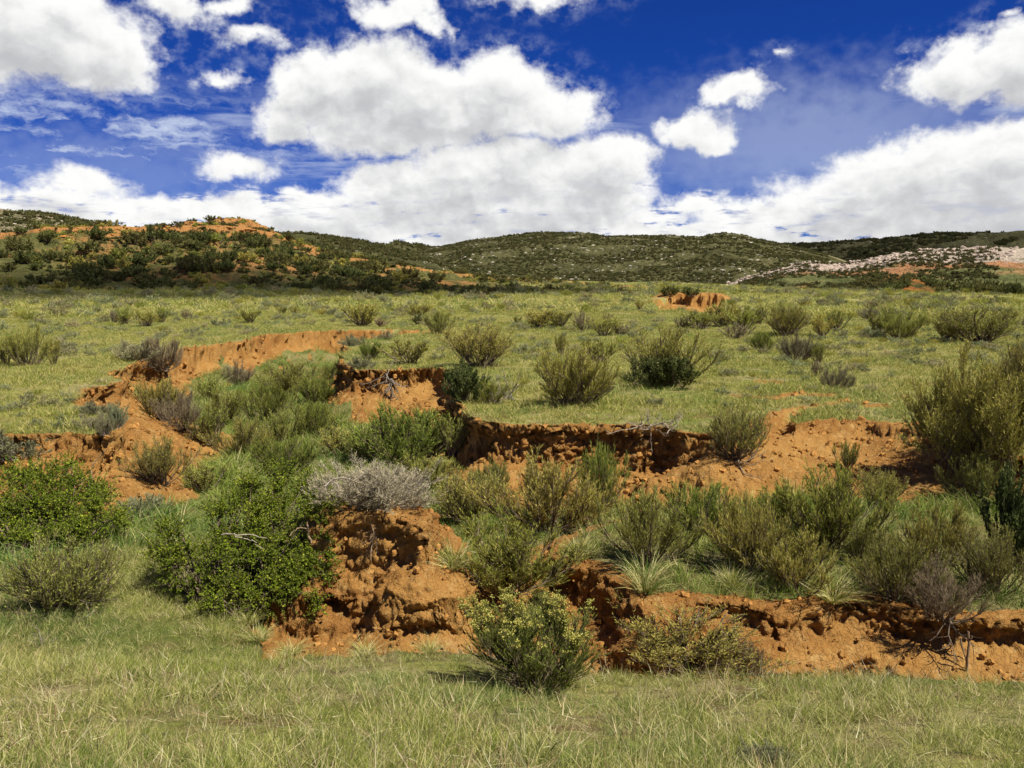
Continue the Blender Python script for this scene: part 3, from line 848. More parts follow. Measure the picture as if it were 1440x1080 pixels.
# ------------------------------------------------------------------ plant builders
M_RABBIT = mat_leaf('rabbitbrush_leaf', (0.235, 0.245, 0.045), (0.510, 0.475, 0.130), (0.64, 0.56, 0.23))
M_RABBITG = mat_leaf('green_rabbitbrush_leaf', (0.170, 0.220, 0.034), (0.410, 0.425, 0.092), (0.54, 0.49, 0.16))
M_BRIGHT = mat_leaf('bright_rabbitbrush_leaf', (0.170, 0.205, 0.032), (0.390, 0.390, 0.080), (0.50, 0.46, 0.14), trans=.3, jitter=0)
M_SAGE = mat_leaf('sage_leaf', (0.245, 0.245, 0.125), (0.460, 0.445, 0.260), (0.54, 0.50, 0.33), trans=.15)
M_GREYTWIG = mat_leaf('grey_twig', (0.275, 0.270, 0.170), (0.500, 0.485, 0.335), (0.60, 0.57, 0.43), trans=.1)
M_DRY = mat_leaf('dry_twig', (0.180, 0.140, 0.085), (0.360, 0.290, 0.185), (0.46, 0.38, 0.24), trans=.1)
M_LEAFY = mat_leaf('currant_leaf', (0.075, 0.120, 0.013), (0.245, 0.305, 0.032), (0.40, 0.43, 0.055), trans=.32)
M_DARKLEAF = mat_leaf('dark_shrub_leaf', (0.060, 0.078, 0.024), (0.140, 0.165, 0.052), (0.22, 0.23, 0.08), trans=.2)
M_HILL = mat_leaf('hill_shrub_leaf', (0.100, 0.108, 0.036), (0.205, 0.208, 0.072), (0.29, 0.28, 0.11), trans=.25)
M_FLOWER = mat_leaf('yellow_flower', (0.46, 0.36, 0.09), (0.64, 0.52, 0.16), trans=.2, jitter=0)
M_STEM = mat_bark('brown_stem', (0.075, 0.055, 0.035), (0.210, 0.160, 0.105))
M_GREYSTEM = mat_bark('grey_stem', (0.14, 0.12, 0.09), (0.34, 0.30, 0.235))
M_BONE = mat_bark('bleached_wood', (0.24, 0.20, 0.14), (0.46, 0.40, 0.30))
M_ROOT = mat_bark('tan_root', (0.16, 0.10, 0.055), (0.40, 0.29, 0.17))


def shrub(seed, n_main=16, n_sec=7, n_twig=8, n_leaf=9, spread=62, up=.75, wob=.18, leaf=(.045, .010), lspread=.35, tspread=.40, twig=(.10, .20), sec=(.28, .55),
          inner=.05, lt=(.05, 1.0), st=(.25, .95), flat=1.0, thick=1.0, flowers=0, low=.0):
    """woody stems that fork twice into twigs; returns meshes (branches, foliage, flowers) of a plant 1 wide and 1 tall"""
    r = np.random.default_rng(seed)
    az = r.uniform(0, 2 * np.pi, n_main); tilt = np.radians(spread) * np.sqrt(r.uniform(0.02, 1, n_main))
    D = np.stack([np.sin(tilt) * np.cos(az), np.sin(tilt) * np.sin(az), np.cos(tilt)], -1)
    P = np.stack([inner * r.normal(size=n_main), inner * r.normal(size=n_main), np.full(n_main, -.03)], -1)
    L = r.uniform(.62, 1.0, n_main)
    main = grow(P, D, L, 7, up, wob, r)
    i1 = np.repeat(np.arange(n_main), n_sec)
    t1 = r.uniform(*st, len(i1))
    p1, d1 = along(main, i1, t1)
    s1 = grow(p1, unit(d1 + tspread * r.normal(size=p1.shape) + [0, 0, .15]), r.uniform(*sec, len(i1)) * (1.25 - t1 * .75), 5, .45, .12, r)
    i2 = np.repeat(np.arange(len(i1)), n_twig)
    t2 = r.uniform(.15, 1.0, len(i2))
    p2, d2 = along(s1, i2, t2)
    s2 = grow(p2, unit(d2 + tspread * .8 * r.normal(size=p2.shape) + [0, 0, .2]), r.uniform(*twig, len(i2)), 3, .3, .1, r)
    i3 = np.repeat(np.arange(len(i2)), n_leaf)
    p3, d3 = along(s2, i3, r.uniform(*lt, len(i3)))
    keep = p3[:, 2] > low * r.uniform(.6, 1.4, len(p3))
    p3, d3 = p3[keep], d3[keep]
    dl = unit(d3 + lspread * r.normal(size=p3.shape))
    LV, LQ = leaves(p3, dl, leaf[0] * r.uniform(.7, 1.3, len(p3)), leaf[1] * r.uniform(.7, 1.3, len(p3)), r)
    LT = np.repeat(np.clip(r.normal(.42, .26, len(p3)), 0, 1), 4)
    rad = lambda n, k, a, b: np.linspace(a, b, k)[None, :] * r.uniform(.7, 1.3, (n, 1)) * thick
    B = [tubes(main, rad(len(main), 7, .016, .006), 5), tubes(s1, rad(len(s1), 5, .0058, .0026), 3), tubes(s2, rad(len(s2), 3, .0026, .0014), 3)]
    BV, BQ, o = [], [], 0
    for v, q in B:
        BV.append(v); BQ.append(q + o); o += len(v)
    BV, BQ = np.concatenate(BV), np.concatenate(BQ)
    out = [BV, LV]
    if flowers:
        tips = s2[:, -1]
        top = tips[tips[:, 2] > np.quantile(tips[:, 2], 1 - flowers)]
        top = top[r.uniform(size=len(top)) < .85]
        n = 12
        fp = np.repeat(top, n, 0) + r.normal(size=(len(top) * n, 3)) * [.016, .016, .008]
        fd = unit(r.normal(size=fp.shape) * .6 + [0, 0, .9])
        FV, FQ = leaves(fp, fd, np.full(len(fp), .020), np.full(len(fp), .013), r, fat=.6)
        FT = np.repeat(r.uniform(0, 1, len(fp)), 4)
        out.append(FV)
    allv = out[1] if len(out[1]) else out[0]
    lo, hi = np.quantile(allv, .015, axis=0), np.quantile(allv, .985, axis=0)
    w = max(hi[0] - lo[0], hi[1] - lo[1]); h = hi[2]
    cxy = (lo + hi) / 2 * [1, 1, 0] * .6
    fix = lambda v: (v - cxy) / [w, w, h]
    res = dict(branches=(fix(BV), BQ, None), foliage=(fix(LV), LQ, LT))
    if flowers:
        res['flowers'] = (fix(FV), FQ, FT)
    return res


LIB = {}


def add_kind(kind, n, stem_mat, leaf_mat, flower_mat=None, **kw):
    var = []
    for i in range(n):
        d = shrub(hash((kind, 5)) % 1000 * 0 + sum(map(ord, kind)) * 13 + i, **kw)
        parts = []
        for nm, mt in (('branches', stem_mat), ('foliage', leaf_mat), ('flower_heads', flower_mat)):
            key = 'flowers' if nm == 'flower_heads' else nm
            if key not in d: continue
            v, q, t = d[key]
            parts.append((nm, mesh_from(kind + '_' + nm, v, q, dict(tint=t) if t is not None else None, [mt])))
        var.append(parts)
    LIB[kind] = var


# near and mid plants
add_kind('rabbitbrush', 5, M_STEM, M_RABBIT, n_main=24, n_sec=8, n_twig=9, n_leaf=8, spread=74, leaf=(.060, .0080), lspread=.24, tspread=.34, low=.10, st=(.14, .92), inner=.08)
add_kind('green_rabbitbrush', 4, M_STEM, M_RABBITG, n_main=24, n_sec=8, n_twig=9, n_leaf=9, spread=72, leaf=(.060, .0088), lspread=.24, tspread=.34, low=.08, st=(.14, .92), inner=.08)
add_kind('flowering_rabbitbrush', 1, M_STEM, M_BRIGHT, M_FLOWER, n_main=30, n_sec=11, n_twig=11, n_leaf=15, spread=70, up=.6, leaf=(.040, .0048), lspread=.22, tspread=.36, low=.26, st=(.25, .95), flowers=.13, thick=1.1)
add_kind('huge_rabbitbrush', 1, M_STEM, M_RABBIT, n_main=44, n_sec=11, n_twig=10, n_leaf=10, spread=76, leaf=(.042, .0075), low=.05, st=(.10, .92), inner=.16, thick=.6, sec=(.22, .42))
add_kind('bare_rabbitbrush', 3, M_STEM, M_RABBIT, n_main=30, n_sec=8, n_twig=8, n_leaf=6, spread=70, leaf=(.050, .0085), low=.22, thick=1.0, st=(.15, .9), inner=.08)
add_kind('dry_shrub', 3, M_STEM, M_DRY, n_main=24, n_sec=8, n_twig=10, n_leaf=7, spread=80, up=.5, leaf=(.065, .0055), lspread=.30, inner=.08)
add_kind('sagebrush', 3, M_GREYSTEM, M_SAGE, n_main=28, n_sec=8, n_twig=8, n_leaf=10, spread=84, up=.5, leaf=(.055, .013), sec=(.2, .42), st=(.1, .9), inner=.1)
add_kind('grey_twig_shrub', 1, M_GREYSTEM, M_GREYTWIG, n_main=40, n_sec=11, n_twig=11, n_leaf=7, spread=84, up=.45, leaf=(.060, .0052), tspread=.45, st=(.1, .9), inner=.12)
add_kind('leafy_shrub', 2, M_STEM, M_DARKLEAF, n_main=24, n_sec=9, n_twig=9, n_leaf=9, spread=80, up=.4, leaf=(.045, .030), lspread=.9, st=(.1, .9), inner=.1)
# small and far plants: fewer, broader leaves
add_kind('small_rabbitbrush', 5, M_STEM, M_RABBIT, n_main=14, n_sec=6, n_twig=5, n_leaf=6, spread=64, leaf=(.085, .020), low=.15, thick=1.6, st=(.1, .92), inner=.08)
add_kind('small_dry_shrub', 2, M_STEM, M_DRY, n_main=14, n_sec=6, n_twig=5, n_leaf=5, spread=70, leaf=(.085, .014), thick=1.6, st=(.1, .92), inner=.08)
add_kind('sage_tuft', 4, M_GREYSTEM, M_SAGE, n_main=14, n_sec=5, n_twig=4, n_leaf=6, spread=84, up=.4, leaf=(.11, .030), sec=(.2, .4), thick=1.5, st=(.1, .92), inner=.08)
add_kind('hill_shrub', 5, M_STEM, M_HILL, n_main=12, n_sec=6, n_twig=5, n_leaf=5, spread=74, up=.45, leaf=(.12, .060), lspread=.7, thick=1.8, st=(.1, .92), inner=.08)
add_kind('pale_hill_shrub', 2, M_STEM, M_RABBIT, n_main=12, n_sec=6, n_twig=5, n_leaf=5, spread=74, up=.45, leaf=(.12, .050), lspread=.6, thick=1.8, st=(.1, .92), inner=.08)
_cnt = {}
prng = np.random.default_rng(5)


def plant(kind, name, loc, w, h, label, category='shrub', group=None, rz=None, lean=(0, 0), flat=False):
    i = _cnt.get(kind, 0); _cnt[kind] = i + 1
    parts = LIB[kind][i % len(LIB[kind])]
    rz = prng.uniform(0, 6.28) if rz is None else rz
    r = link(name, None, loc=loc, rot=(lean[0], lean[1], rz), scl=(w, w, h), label=label, category=category, group=group)
    r.empty_display_size = .1
    for nm, me in parts:
        link(nm, me, r)
    return r


# (kind, name, px, py of the base, width px, height px, label)
R, G, B, D, S, T, SR, SD = 'rabbitbrush', 'green_rabbitbrush', 'bare_rabbitbrush', 'dry_shrub', 'sagebrush', 'sage_tuft', 'small_rabbitbrush', 'small_dry_shrub'
PLANTS = [
    ('flowering_rabbitbrush', 'rabbitbrush', 752, 966, 166, 126, 'rounded green rabbitbrush topped with yellow flower heads, standing in the near grass'),
    (B, 'rabbitbrush', 92, 860, 132, 92, 'bare stemmed rabbitbrush in grass below the lower left leafy bush'),
    (B, 'rabbitbrush', 962, 936, 170, 88, 'brown stemmed rabbitbrush against the red channel bank, beside the flowering bush'),
    (D, 'dry_shrub', 1042, 940, 60, 42, 'small dark dead shrub at foot of the red bank'),
    (G, 'rabbitbrush', 703, 832, 190, 112, 'broad green topped rabbitbrush with grey lower stems right behind the flowering bush'),
    (B, 'rabbitbrush', 652, 738, 96, 80, 'brown twiggy rabbitbrush behind the broad green topped one, near the mound'),
    (R, 'rabbitbrush', 772, 748, 150, 112, 'tall pale green rabbitbrush with dark base beneath the red gully wall'),
    (G, 'rabbitbrush', 846, 722, 56, 92, 'slender upright rabbitbrush with budding top under the dark wall hollow'),
    (R, 'rabbitbrush', 598, 692, 92, 58, 'low rounded green rabbitbrush right of the silver sage on the mound'),
    (G, 'rabbitbrush', 568, 652, 128, 82, 'dark green wide rabbitbrush on the gully floor below the orange block'),
    (R, 'rabbitbrush', 906, 792, 140, 118, 'spreading grey green rabbitbrush behind the pale bunchgrass on the bench'),
    (G, 'rabbitbrush', 984, 752, 100, 82, 'leafy green rabbitbrush at the foot of the orange slope'),
    (R, 'rabbitbrush', 1052, 802, 116, 114, 'rabbitbrush with thick black trunk on the brushy bench'),
    (G, 'rabbitbrush', 1162, 768, 170, 124, 'large green rabbitbrush with dark bare stems below the orange slope'),
    (B, 'rabbitbrush', 1236, 712, 74, 56, 'leaning rabbitbrush branch with green tip at edge of orange slope'),
    (R, 'rabbitbrush', 1120, 834, 130, 98, 'pale green fan shaped rabbitbrush on the lip of the red bank'),
    (R, 'rabbitbrush', 1262, 842, 112, 96, 'dense upright rabbitbrush with dark stem between the fan shaped bush and the dead shrub'),
    (R, 'rabbitbrush', 1316, 802, 110, 92, 'brown green rabbitbrush on the bench behind the dead shrub'),
    (D, 'dry_shrub', 1326, 872, 84, 70, 'leafless dark shrub with exposed roots on the red bank edge'),
    (B, 'rabbitbrush', 1394, 836, 84, 92, 'thin open rabbitbrush in grass at right end of the bench'),
    ('huge_rabbitbrush', 'rabbitbrush', 1388, 660, 154, 134, 'huge grey green rabbitbrush with purple brown twigs above the orange slope'),
    (B, 'rabbitbrush', 1436, 576, 62, 82, 'open branched rabbitbrush behind the huge one at the frame edge'),
    ('leafy_shrub', 'leafy_shrub', 1432, 792, 92, 118, 'dark leafy shrub below the huge rabbitbrush'),
    (R, 'rabbitbrush', 1376, 706, 82, 68, 'pale stemmed rabbitbrush between the huge rabbitbrush and the dark leafy shrub'),
    (B, 'rabbitbrush', 1036, 646, 78, 72, 'rabbitbrush with bared roots growing on the orange slope'),
    (SR, 'rabbitbrush', 1190, 664, 34, 44, 'small grey green bush in a rill of the orange slope'),
    (B, 'rabbitbrush', 226, 680, 62, 60, 'dark twiggy rabbitbrush on green floor right of the near orange spur'),
    (R, 'rabbitbrush', 226, 592, 66, 54, 'green topped rabbitbrush at foot of the overhanging rim bush'),
    (D, 'dry_shrub', 252, 604, 56, 50, 'grey brown dead shrub beside the green topped rabbitbrush on gully side'),
    (D, 'dry_shrub', 335, 542, 38, 32, 'round dark dead shrub high on the far gully slope'),
    (G, 'rabbitbrush', 372, 596, 62, 56, 'green rabbitbrush in the middle of the gully floor'),
    (R, 'rabbitbrush', 414, 556, 92, 46, 'wide grey green rabbitbrush at the far end of gully floor'),
    (SR, 'rabbitbrush', 290, 624, 50, 46, 'small yellow green rabbitbrush low on left gully slope'),
    (R, 'rabbitbrush', 345, 646, 74, 58, 'grey green rabbitbrush on gully floor above the big leafy bush'),
    (G, 'rabbitbrush', 442, 616, 58, 50, 'open green rabbitbrush under the dark corner of the orange block'),
    (G, 'rabbitbrush', 398, 668, 70, 52, 'dusky rabbitbrush behind the top of the big leafy bush'),
    (G, 'rabbitbrush', 468, 536, 34, 22, 'tiny green bush beneath the left corner of the orange block'),
    (SR, 'rabbitbrush', 640, 640, 46, 56, 'thin rabbitbrush against the shaded left end of the long red wall'),
    (R, 'rabbitbrush', 318, 596, 58, 46, 'pale green rabbitbrush halfway down the grassy left side of the gully'),
    (SR, 'rabbitbrush', 300, 566, 44, 34, 'small soft green bush below the round dark dead shrub'),
    (G, 'rabbitbrush', 446, 570, 54, 40, 'low green bush near the foot of the far orange slope'),
    (R, 'rabbitbrush', 396, 622, 60, 44, 'feathery rabbitbrush at the centre of the gully floor'),
    (SR, 'rabbitbrush', 476, 640, 52, 38, 'yellow green bush where the gully floor turns toward the mound'),
    (R, 'rabbitbrush', 512, 648, 60, 44, 'pale rabbitbrush just behind the silver sage of the mound'),
    (R, 'rabbitbrush', 690, 700, 70, 52, 'thin grey rabbitbrush on red talus below the shaded wall corner'),
    (SR, 'rabbitbrush', 286, 690, 50, 36, 'grassy green bush at the bottom of the near orange slope'),
    (G, 'rabbitbrush', 1082, 744, 70, 58, 'upright green rabbitbrush behind the black trunked one'),
    (R, 'rabbitbrush', 1218, 792, 84, 60, 'olive rabbitbrush in the middle of the brushy bench'),
    (S, 'sagebrush', 200, 728, 66, 32, 'grey green sage at the foot of the near orange slope'),
    (S, 'sagebrush', 18, 646, 72, 34, 'silver sage on the orange bank above the lower left leafy bush'),
    (D, 'dry_shrub', 230, 520, 44, 42, 'brown shaggy shrub hanging over the gully rim'),
    (S, 'sagebrush', 196, 506, 56, 26, 'grey sage clump on the rim beside the brown hanging shrub'),
    (S, 'sagebrush', 164, 602, 26, 30, 'whitish twiggy sage on the tip of the near spur'),
    (S, 'sagebrush', 136, 583, 32, 18, 'small grey sage behind the tip of the near spur'),
    (S, 'sagebrush', 128, 602, 40, 18, 'low spreading grey sage on the grass of the near spur'),
    (S, 'sagebrush', 148, 612, 24, 22, 'grey sage hanging on the corner of near spur'),
    (R, 'rabbitbrush', 40, 514, 46, 46, 'tall twiggy rabbitbrush on the plain at the far left'),
    (SR, 'rabbitbrush', 8, 513, 24, 32, 'thin rabbitbrush left of the tall twiggy one on left plain'),
    (SR, 'rabbitbrush', 76, 513, 20, 32, 'slender rabbitbrush right of the tall twiggy one on left plain'),
    (SD, 'rabbitbrush', 158, 454, 24, 16, 'dark twiggy bush, first of a row of four on the left plain'),
    (SR, 'rabbitbrush', 179, 455, 26, 22, 'green grey bush, second of a row of four on the left plain'),
    (SR, 'rabbitbrush', 207, 459, 26, 21, 'rounded bush, third of a row of four on the left plain'),
    (SR, 'rabbitbrush', 228, 454, 18, 20, 'narrow bush, last of a row of four on the left plain'),
    (SD, 'rabbitbrush', 263, 450, 14, 15, 'tiny brown bush alone right of the row of four'),
    (SR, 'rabbitbrush', 351, 454, 30, 18, 'low bush alone on the plain above the far gully rim'),
    (SR, 'rabbitbrush', 397, 441, 16, 9, 'tiny bush on the far left plain, left one of a close pair'),
    (SR, 'rabbitbrush', 416, 441, 18, 10, 'tiny bush on the far left plain, right one of a close pair'),
    (SR, 'rabbitbrush', 349, 424, 14, 8, 'tiny pale bush near the foot of the red hill'),
    (SR, 'rabbitbrush', 508, 459, 48, 32, 'grey green bush just behind the end of the far gully rim'),
    (SD, 'rabbitbrush', 536, 460, 22, 13, 'small brown bush touching the bush behind the far gully rim'),
    (SR, 'rabbitbrush', 587, 446, 30, 18, 'faint grey bush behind the pale yellow green rounded bush'),
    ('hill_shrub', 'leafy_shrub', 587, 456, 14, 12, 'small dark green shrub left of the pale yellow green rounded bush'),
    (R, 'rabbitbrush', 617, 470, 40, 32, 'pale yellow green rounded bush on the plain past the orange block'),
    (T, 'sagebrush', 540, 477, 30, 12, 'low grey sage at the end of the far red rim'),
    (S, 'sagebrush', 494, 486, 34, 14, 'grey sage capping the dark corner of the orange block'),
    (S, 'sagebrush', 508, 519, 32, 18, 'grey green sage on the front edge of the orange block'),
    (G, 'rabbitbrush', 523, 505, 30, 24, 'deep green bush on top of the orange block'),
    (SR, 'rabbitbrush', 572, 512, 66, 34, 'wide thin rabbitbrush on top of the orange block'),
    (B, 'rabbitbrush', 676, 518, 90, 62, 'tall twiggy rabbitbrush behind the deep green leafy bush'),
    ('leafy_shrub', 'leafy_shrub', 655, 566, 56, 54, 'deep green leafy bush at the notch between orange block and long wall'),
    (G, 'rabbitbrush', 692, 568, 44, 32, 'low green bush between the deep green leafy bush and dead branches'),
    (R, 'rabbitbrush', 800, 572, 112, 84, 'large pale rabbitbrush standing near the middle of the long wall rim'),
    (D, 'dry_shrub', 828, 566, 62, 56, 'dry grey shrub leaning on the large pale rabbitbrush'),
    (SR, 'rabbitbrush', 790, 500, 20, 32, 'slim upright bush behind the large pale rabbitbrush'),
    (SR, 'rabbitbrush', 842, 510, 50, 34, 'pale bush behind and right of the large pale rabbitbrush'),
    (R, 'rabbitbrush', 944, 536, 116, 74, 'big dome of grey green rabbitbrush on the middle plain with leafy base'),
    ('leafy_shrub', 'leafy_shrub', 938, 544, 92, 44, 'dark leafy shrub growing in the base of the big domed rabbitbrush'),
    (SR, 'rabbitbrush', 762, 460, 46, 24, 'grey twiggy bush, left half of a wide clump on mid plain'),
    (SR, 'rabbitbrush', 788, 459, 36, 22, 'greener bush, right half of a wide clump on mid plain'),
    (SR, 'rabbitbrush', 728, 455, 14, 10, 'tiny bush left of the wide clump on mid plain'),
    (SD, 'rabbitbrush', 820, 466, 26, 28, 'pale dry bush right of the wide clump on mid plain'),
    (SR, 'rabbitbrush', 850, 472, 40, 28, 'yellow green bush beside the pale dry one on mid plain'),
    (SD, 'rabbitbrush', 874, 471, 26, 16, 'low grey brown bush right of the yellow green one on mid plain'),
    (SR, 'rabbitbrush', 988, 462, 40, 24, 'green bush nearest the red cut in the plain'),
    (SR, 'rabbitbrush', 1016, 459, 42, 30, 'upright green bush right of the one nearest the red cut'),
    (SR, 'rabbitbrush', 1042, 463, 40, 26, 'rounded green bush in middle of the long bushy row'),
    (SR, 'rabbitbrush', 1062, 456, 34, 24, 'dark bush toward the right of the long bushy row'),
    (SD, 'rabbitbrush', 1034, 476, 40, 22, 'grey brown bush before the long bushy row'),
    (SD, 'rabbitbrush', 958, 461, 26, 16, 'pale grey bush before the red cut in the plain'),
    (G, 'rabbitbrush', 1073, 494, 32, 26, 'compact round green bush before the long bushy row'),
    (B, 'rabbitbrush', 1104, 472, 58, 42, 'tall dusky bush at the right end of long bushy row'),
    (D, 'rabbitbrush', 1122, 509, 44, 40, 'purple grey twiggy bush right of the compact round one'),
    (SR, 'rabbitbrush', 1149, 512, 26, 30, 'narrow olive bush touching the purple grey twiggy bush'),
    (SR, 'rabbitbrush', 1156, 474, 28, 28, 'green bush, left of a pair behind the purple grey bush'),
    (SR, 'rabbitbrush', 1176, 465, 28, 26, 'paler bush, right of a pair behind the purple grey bush'),
    (D, 'dry_shrub', 1176, 547, 38, 28, 'grey dry shrub in yellow grass above the orange slope'),
    (SD, 'dry_shrub', 1148, 530, 14, 22, 'thin dry stem bush left of the grey dry shrub above slope'),
    (R, 'rabbitbrush', 1262, 476, 50, 40, 'dark based green bush on the middle of right plain'),
    (SR, 'rabbitbrush', 1238, 474, 26, 30, 'pale thin bush attached to the dark based green bush'),
    (T, 'sagebrush', 1225, 475, 22, 14, 'low grey sage left of the dark based green bush'),
    (SD, 'rabbitbrush', 1220, 449, 24, 16, 'grey bush behind the dark based green bush'),
    (SD, 'rabbitbrush', 1226, 436, 18, 14, 'dry grey bush farther off on the right plain'),
    (SD, 'rabbitbrush', 1243, 440, 12, 9, 'tiny dark bush right of the dry grey one far off'),
    (SR, 'rabbitbrush', 1255, 427, 10, 6, 'tiny far bush before the scrub mound'),
    (SR, 'rabbitbrush', 1302, 458, 16, 13, 'small round bush left of the largest bush on right plain'),
    (SR, 'rabbitbrush', 1330, 457, 26, 17, 'small dark bush just left of the largest bush on right plain'),
    (B, 'rabbitbrush', 1371, 482, 88, 44, 'largest wide bush on right plain with many upright dark stems'),
    (SR, 'rabbitbrush', 1332, 480, 26, 24, 'low green bush touching the left side of the largest bush'),
    (SR, 'rabbitbrush', 1420, 456, 18, 16, 'small upright bush right of the largest bush on right plain'),
    (SD, 'rabbitbrush', 1300, 435, 18, 6, 'faint pale bush far out on the right plain'),
    (SD, 'rabbitbrush', 1154, 428, 12, 7, 'dark dot of a bush far out on the right plain'),
    (SD, 'rabbitbrush', 824, 421, 18, 8, 'dark low bush alone on the rise below the granite hill'),
    (SR, 'rabbitbrush', 855, 414, 8, 8, 'tiny green bush right of the lone dark low bush'),
    (SR, 'rabbitbrush', 886, 416, 10, 10, 'tiny dark bush on the rise left of the red cut'),
    (SR, 'rabbitbrush', 899, 436, 12, 14, 'tiny bush below the rise left of the red cut'),
    ('hill_shrub', 'leafy_shrub', 942, 419, 22, 14, 'dark green shrub behind the head of the red cut'),
    ('hill_shrub', 'leafy_shrub', 972, 417, 24, 12, 'grey dark shrub right behind the red cut'),
    (S, 'sagebrush', 1075, 1078, 60, 34, 'grey sage sprig at the bottom edge of the near grass'),
]


def size_at(p, wpx, hpx):
    dist = math.sqrt(p[0] ** 2 + p[1] ** 2 + (EYE - p[2]) ** 2)
    return wpx * dist / F_PX, hpx * dist / F_PX


for kind, name, px, py, w, h, label in PLANTS:
    p = ground_hit(px, py)
    W, Hh = size_at(p, w, h)
    if 900 < px and 660 < py < 850: W, Hh = W * .80, Hh * .88
    sa = (EYE - p[2]) / math.hypot(math.hypot(p[0], p[1]), EYE - p[2])
    Hh = max((Hh - .42 * W * sa) / math.sqrt(1 - sa * sa), .45 * Hh)
    plant(kind, name, (p[0], p[1], p[2] - .02 * Hh), W * 1.04, Hh * 1.03, label, group='rabbitbrush and shrubs of the gully and plain' if name == 'rabbitbrush' else None)


# ------------------------------------------------------------------ big leafy currant bushes and the silver sage of the mound
def leafy_mass(name, label, cells, y_near, y_far, py_low, py_high, base_px, n_clump, seed, leaf_mat, leaf_l=.019, per=170, rad=.15):
    """a wide leafy bush: cells are (px, py, half width, half height) patches its face covers; it leans back from y_near to y_far"""
    r = np.random.default_rng(seed)
    bx, by, bz = ground_hit(*base_px)
    base = np.array([bx, by, bz])
    area = np.array([c[2] * c[3] for c in cells]); pick = r.choice(len(cells), n_clump, p=area / area.sum())
    C = []
    for i in pick:
        cx, cy, rx, ry = cells[i]
        a, q = r.uniform(0, 6.28), math.sqrt(r.uniform(0, 1))
        px, py = cx + rx * q * math.cos(a), cy + ry * q * math.sin(a)
        x, y, z = px_dir(px, py)
        yy = y_near + (y_far - y_near) * np.clip((py_low - py) / (py_low - py_high), 0, 1) + abs(r.normal(0, .16)) + .18 * q * q
        p = np.array([x, y, z]) * yy / y + [0, 0, EYE]
        g = float(terrain(np.array([p[0]]), np.array([p[1]]))[0])
        p[2] = max(p[2], g + .06)
        C.append(p)
    C = np.array(C)
    n = len(C)
    # limbs from a few crown points on the ground to each clump
    roots = base + r.normal(size=(7, 3)) * [.22, .12, 0]
    roots[:, 2] = terrain(roots[:, 0], roots[:, 1]) - .03
    st = roots[np.argmin(np.linalg.norm((C[:, None] - roots[None]) * [1, 1, .3], axis=2), 1)]
    t = np.linspace(0, 1, 8)[None, :, None]
    mid = (st + C) / 2 + r.normal(size=C.shape) * .07 + [0, 0, .10]
    paths = (1 - t) ** 2 * st[:, None] + 2 * t * (1 - t) * mid[:, None] + t * t * C[:, None]
    paths[:, 1:-1] += r.normal(size=(n, 6, 3)) * .008
    B = [tubes(paths, np.linspace(.011, .0035, 8)[None] * r.uniform(.7, 1.3, (n, 1)), 4)]
    # twigs in each clump
    i2 = np.repeat(np.arange(n), 16)
    d = unit(r.normal(size=(len(i2), 3)) + [0, -.25, .35])
    L = rad * r.uniform(.7, 1.6, len(i2))
    tw = grow(C[i2] - d * .03, d, L, 4, .25, .25, r)
    B.append(tubes(tw, np.linspace(.0026, .0012, 4)[None] * np.ones((len(i2), 1)), 3))
    i3 = np.repeat(np.arange(len(i2)), max(2, per // 16))
    p3, d3 = along(tw, i3, r.uniform(.15, 1, len(i3)))
    dl = unit(d3 * .5 + r.normal(size=p3.shape) * .75 + [0, 0, .15])
    LV, LQ = leaves(p3, dl, leaf_l * r.uniform(.6, 1.25, len(p3)), leaf_l * .78 * r.uniform(.7, 1.2, len(p3)), r, fat=.6)
    ct = r.uniform(-.22, .22, n)
    LT = np.repeat(np.clip(r.normal(.45, .22, len(p3)) + ct[i2[i3]], 0, 1), 4)
    root = link(name, None, loc=base, label=label, category='shrub')
    o, BV, BQ = 0, [], []
    for v, q in B:
        BV.append(v); BQ.append(q + o); o += len(v)
    link('branches', mesh_from('leafy_branches', np.concatenate(BV) - base, np.concatenate(BQ), None, [M_STEM]), root)
    link('foliage', mesh_from('leafy_foliage', LV - base, LQ, dict(tint=LT), [leaf_mat]), root)
    return root, base


def branch_part(name, pts, r0, r1, mat, parent=None, origin=(0, 0, 0), sides=6, wob=.012, seed=0):
    """crooked bare branches, each given as a list of points"""
    r = np.random.default_rng(seed)
    V, Q, o = [], [], 0
    for k, (p, a, b) in enumerate(zip(pts, r0, r1)):
        p = np.array(p, float)
        t = np.linspace(0, len(p) - 1, 4 * len(p))
        q = np.stack([np.interp(t, np.arange(len(p)), p[:, c]) for c in range(3)], -1)
        for _ in range(2): q[1:-1] = (q[:-2] + 2 * q[1:-1] + q[2:]) / 4
        q[1:-1] += r.normal(size=q[1:-1].shape) * wob
        v, f = tubes(q[None], np.linspace(a, b, len(q))[None], sides)
        V.append(v); Q.append(f + o); o += len(v)
    return link(name, mesh_from(name, np.concatenate(V) - np.array(origin), np.concatenate(Q), None, [mat], smooth=True), parent)


def ray_pt(px, py, y):
    x, yy, z = px_dir(px, py)
    return np.array([x, yy, z]) * y / yy + [0, 0, EYE]


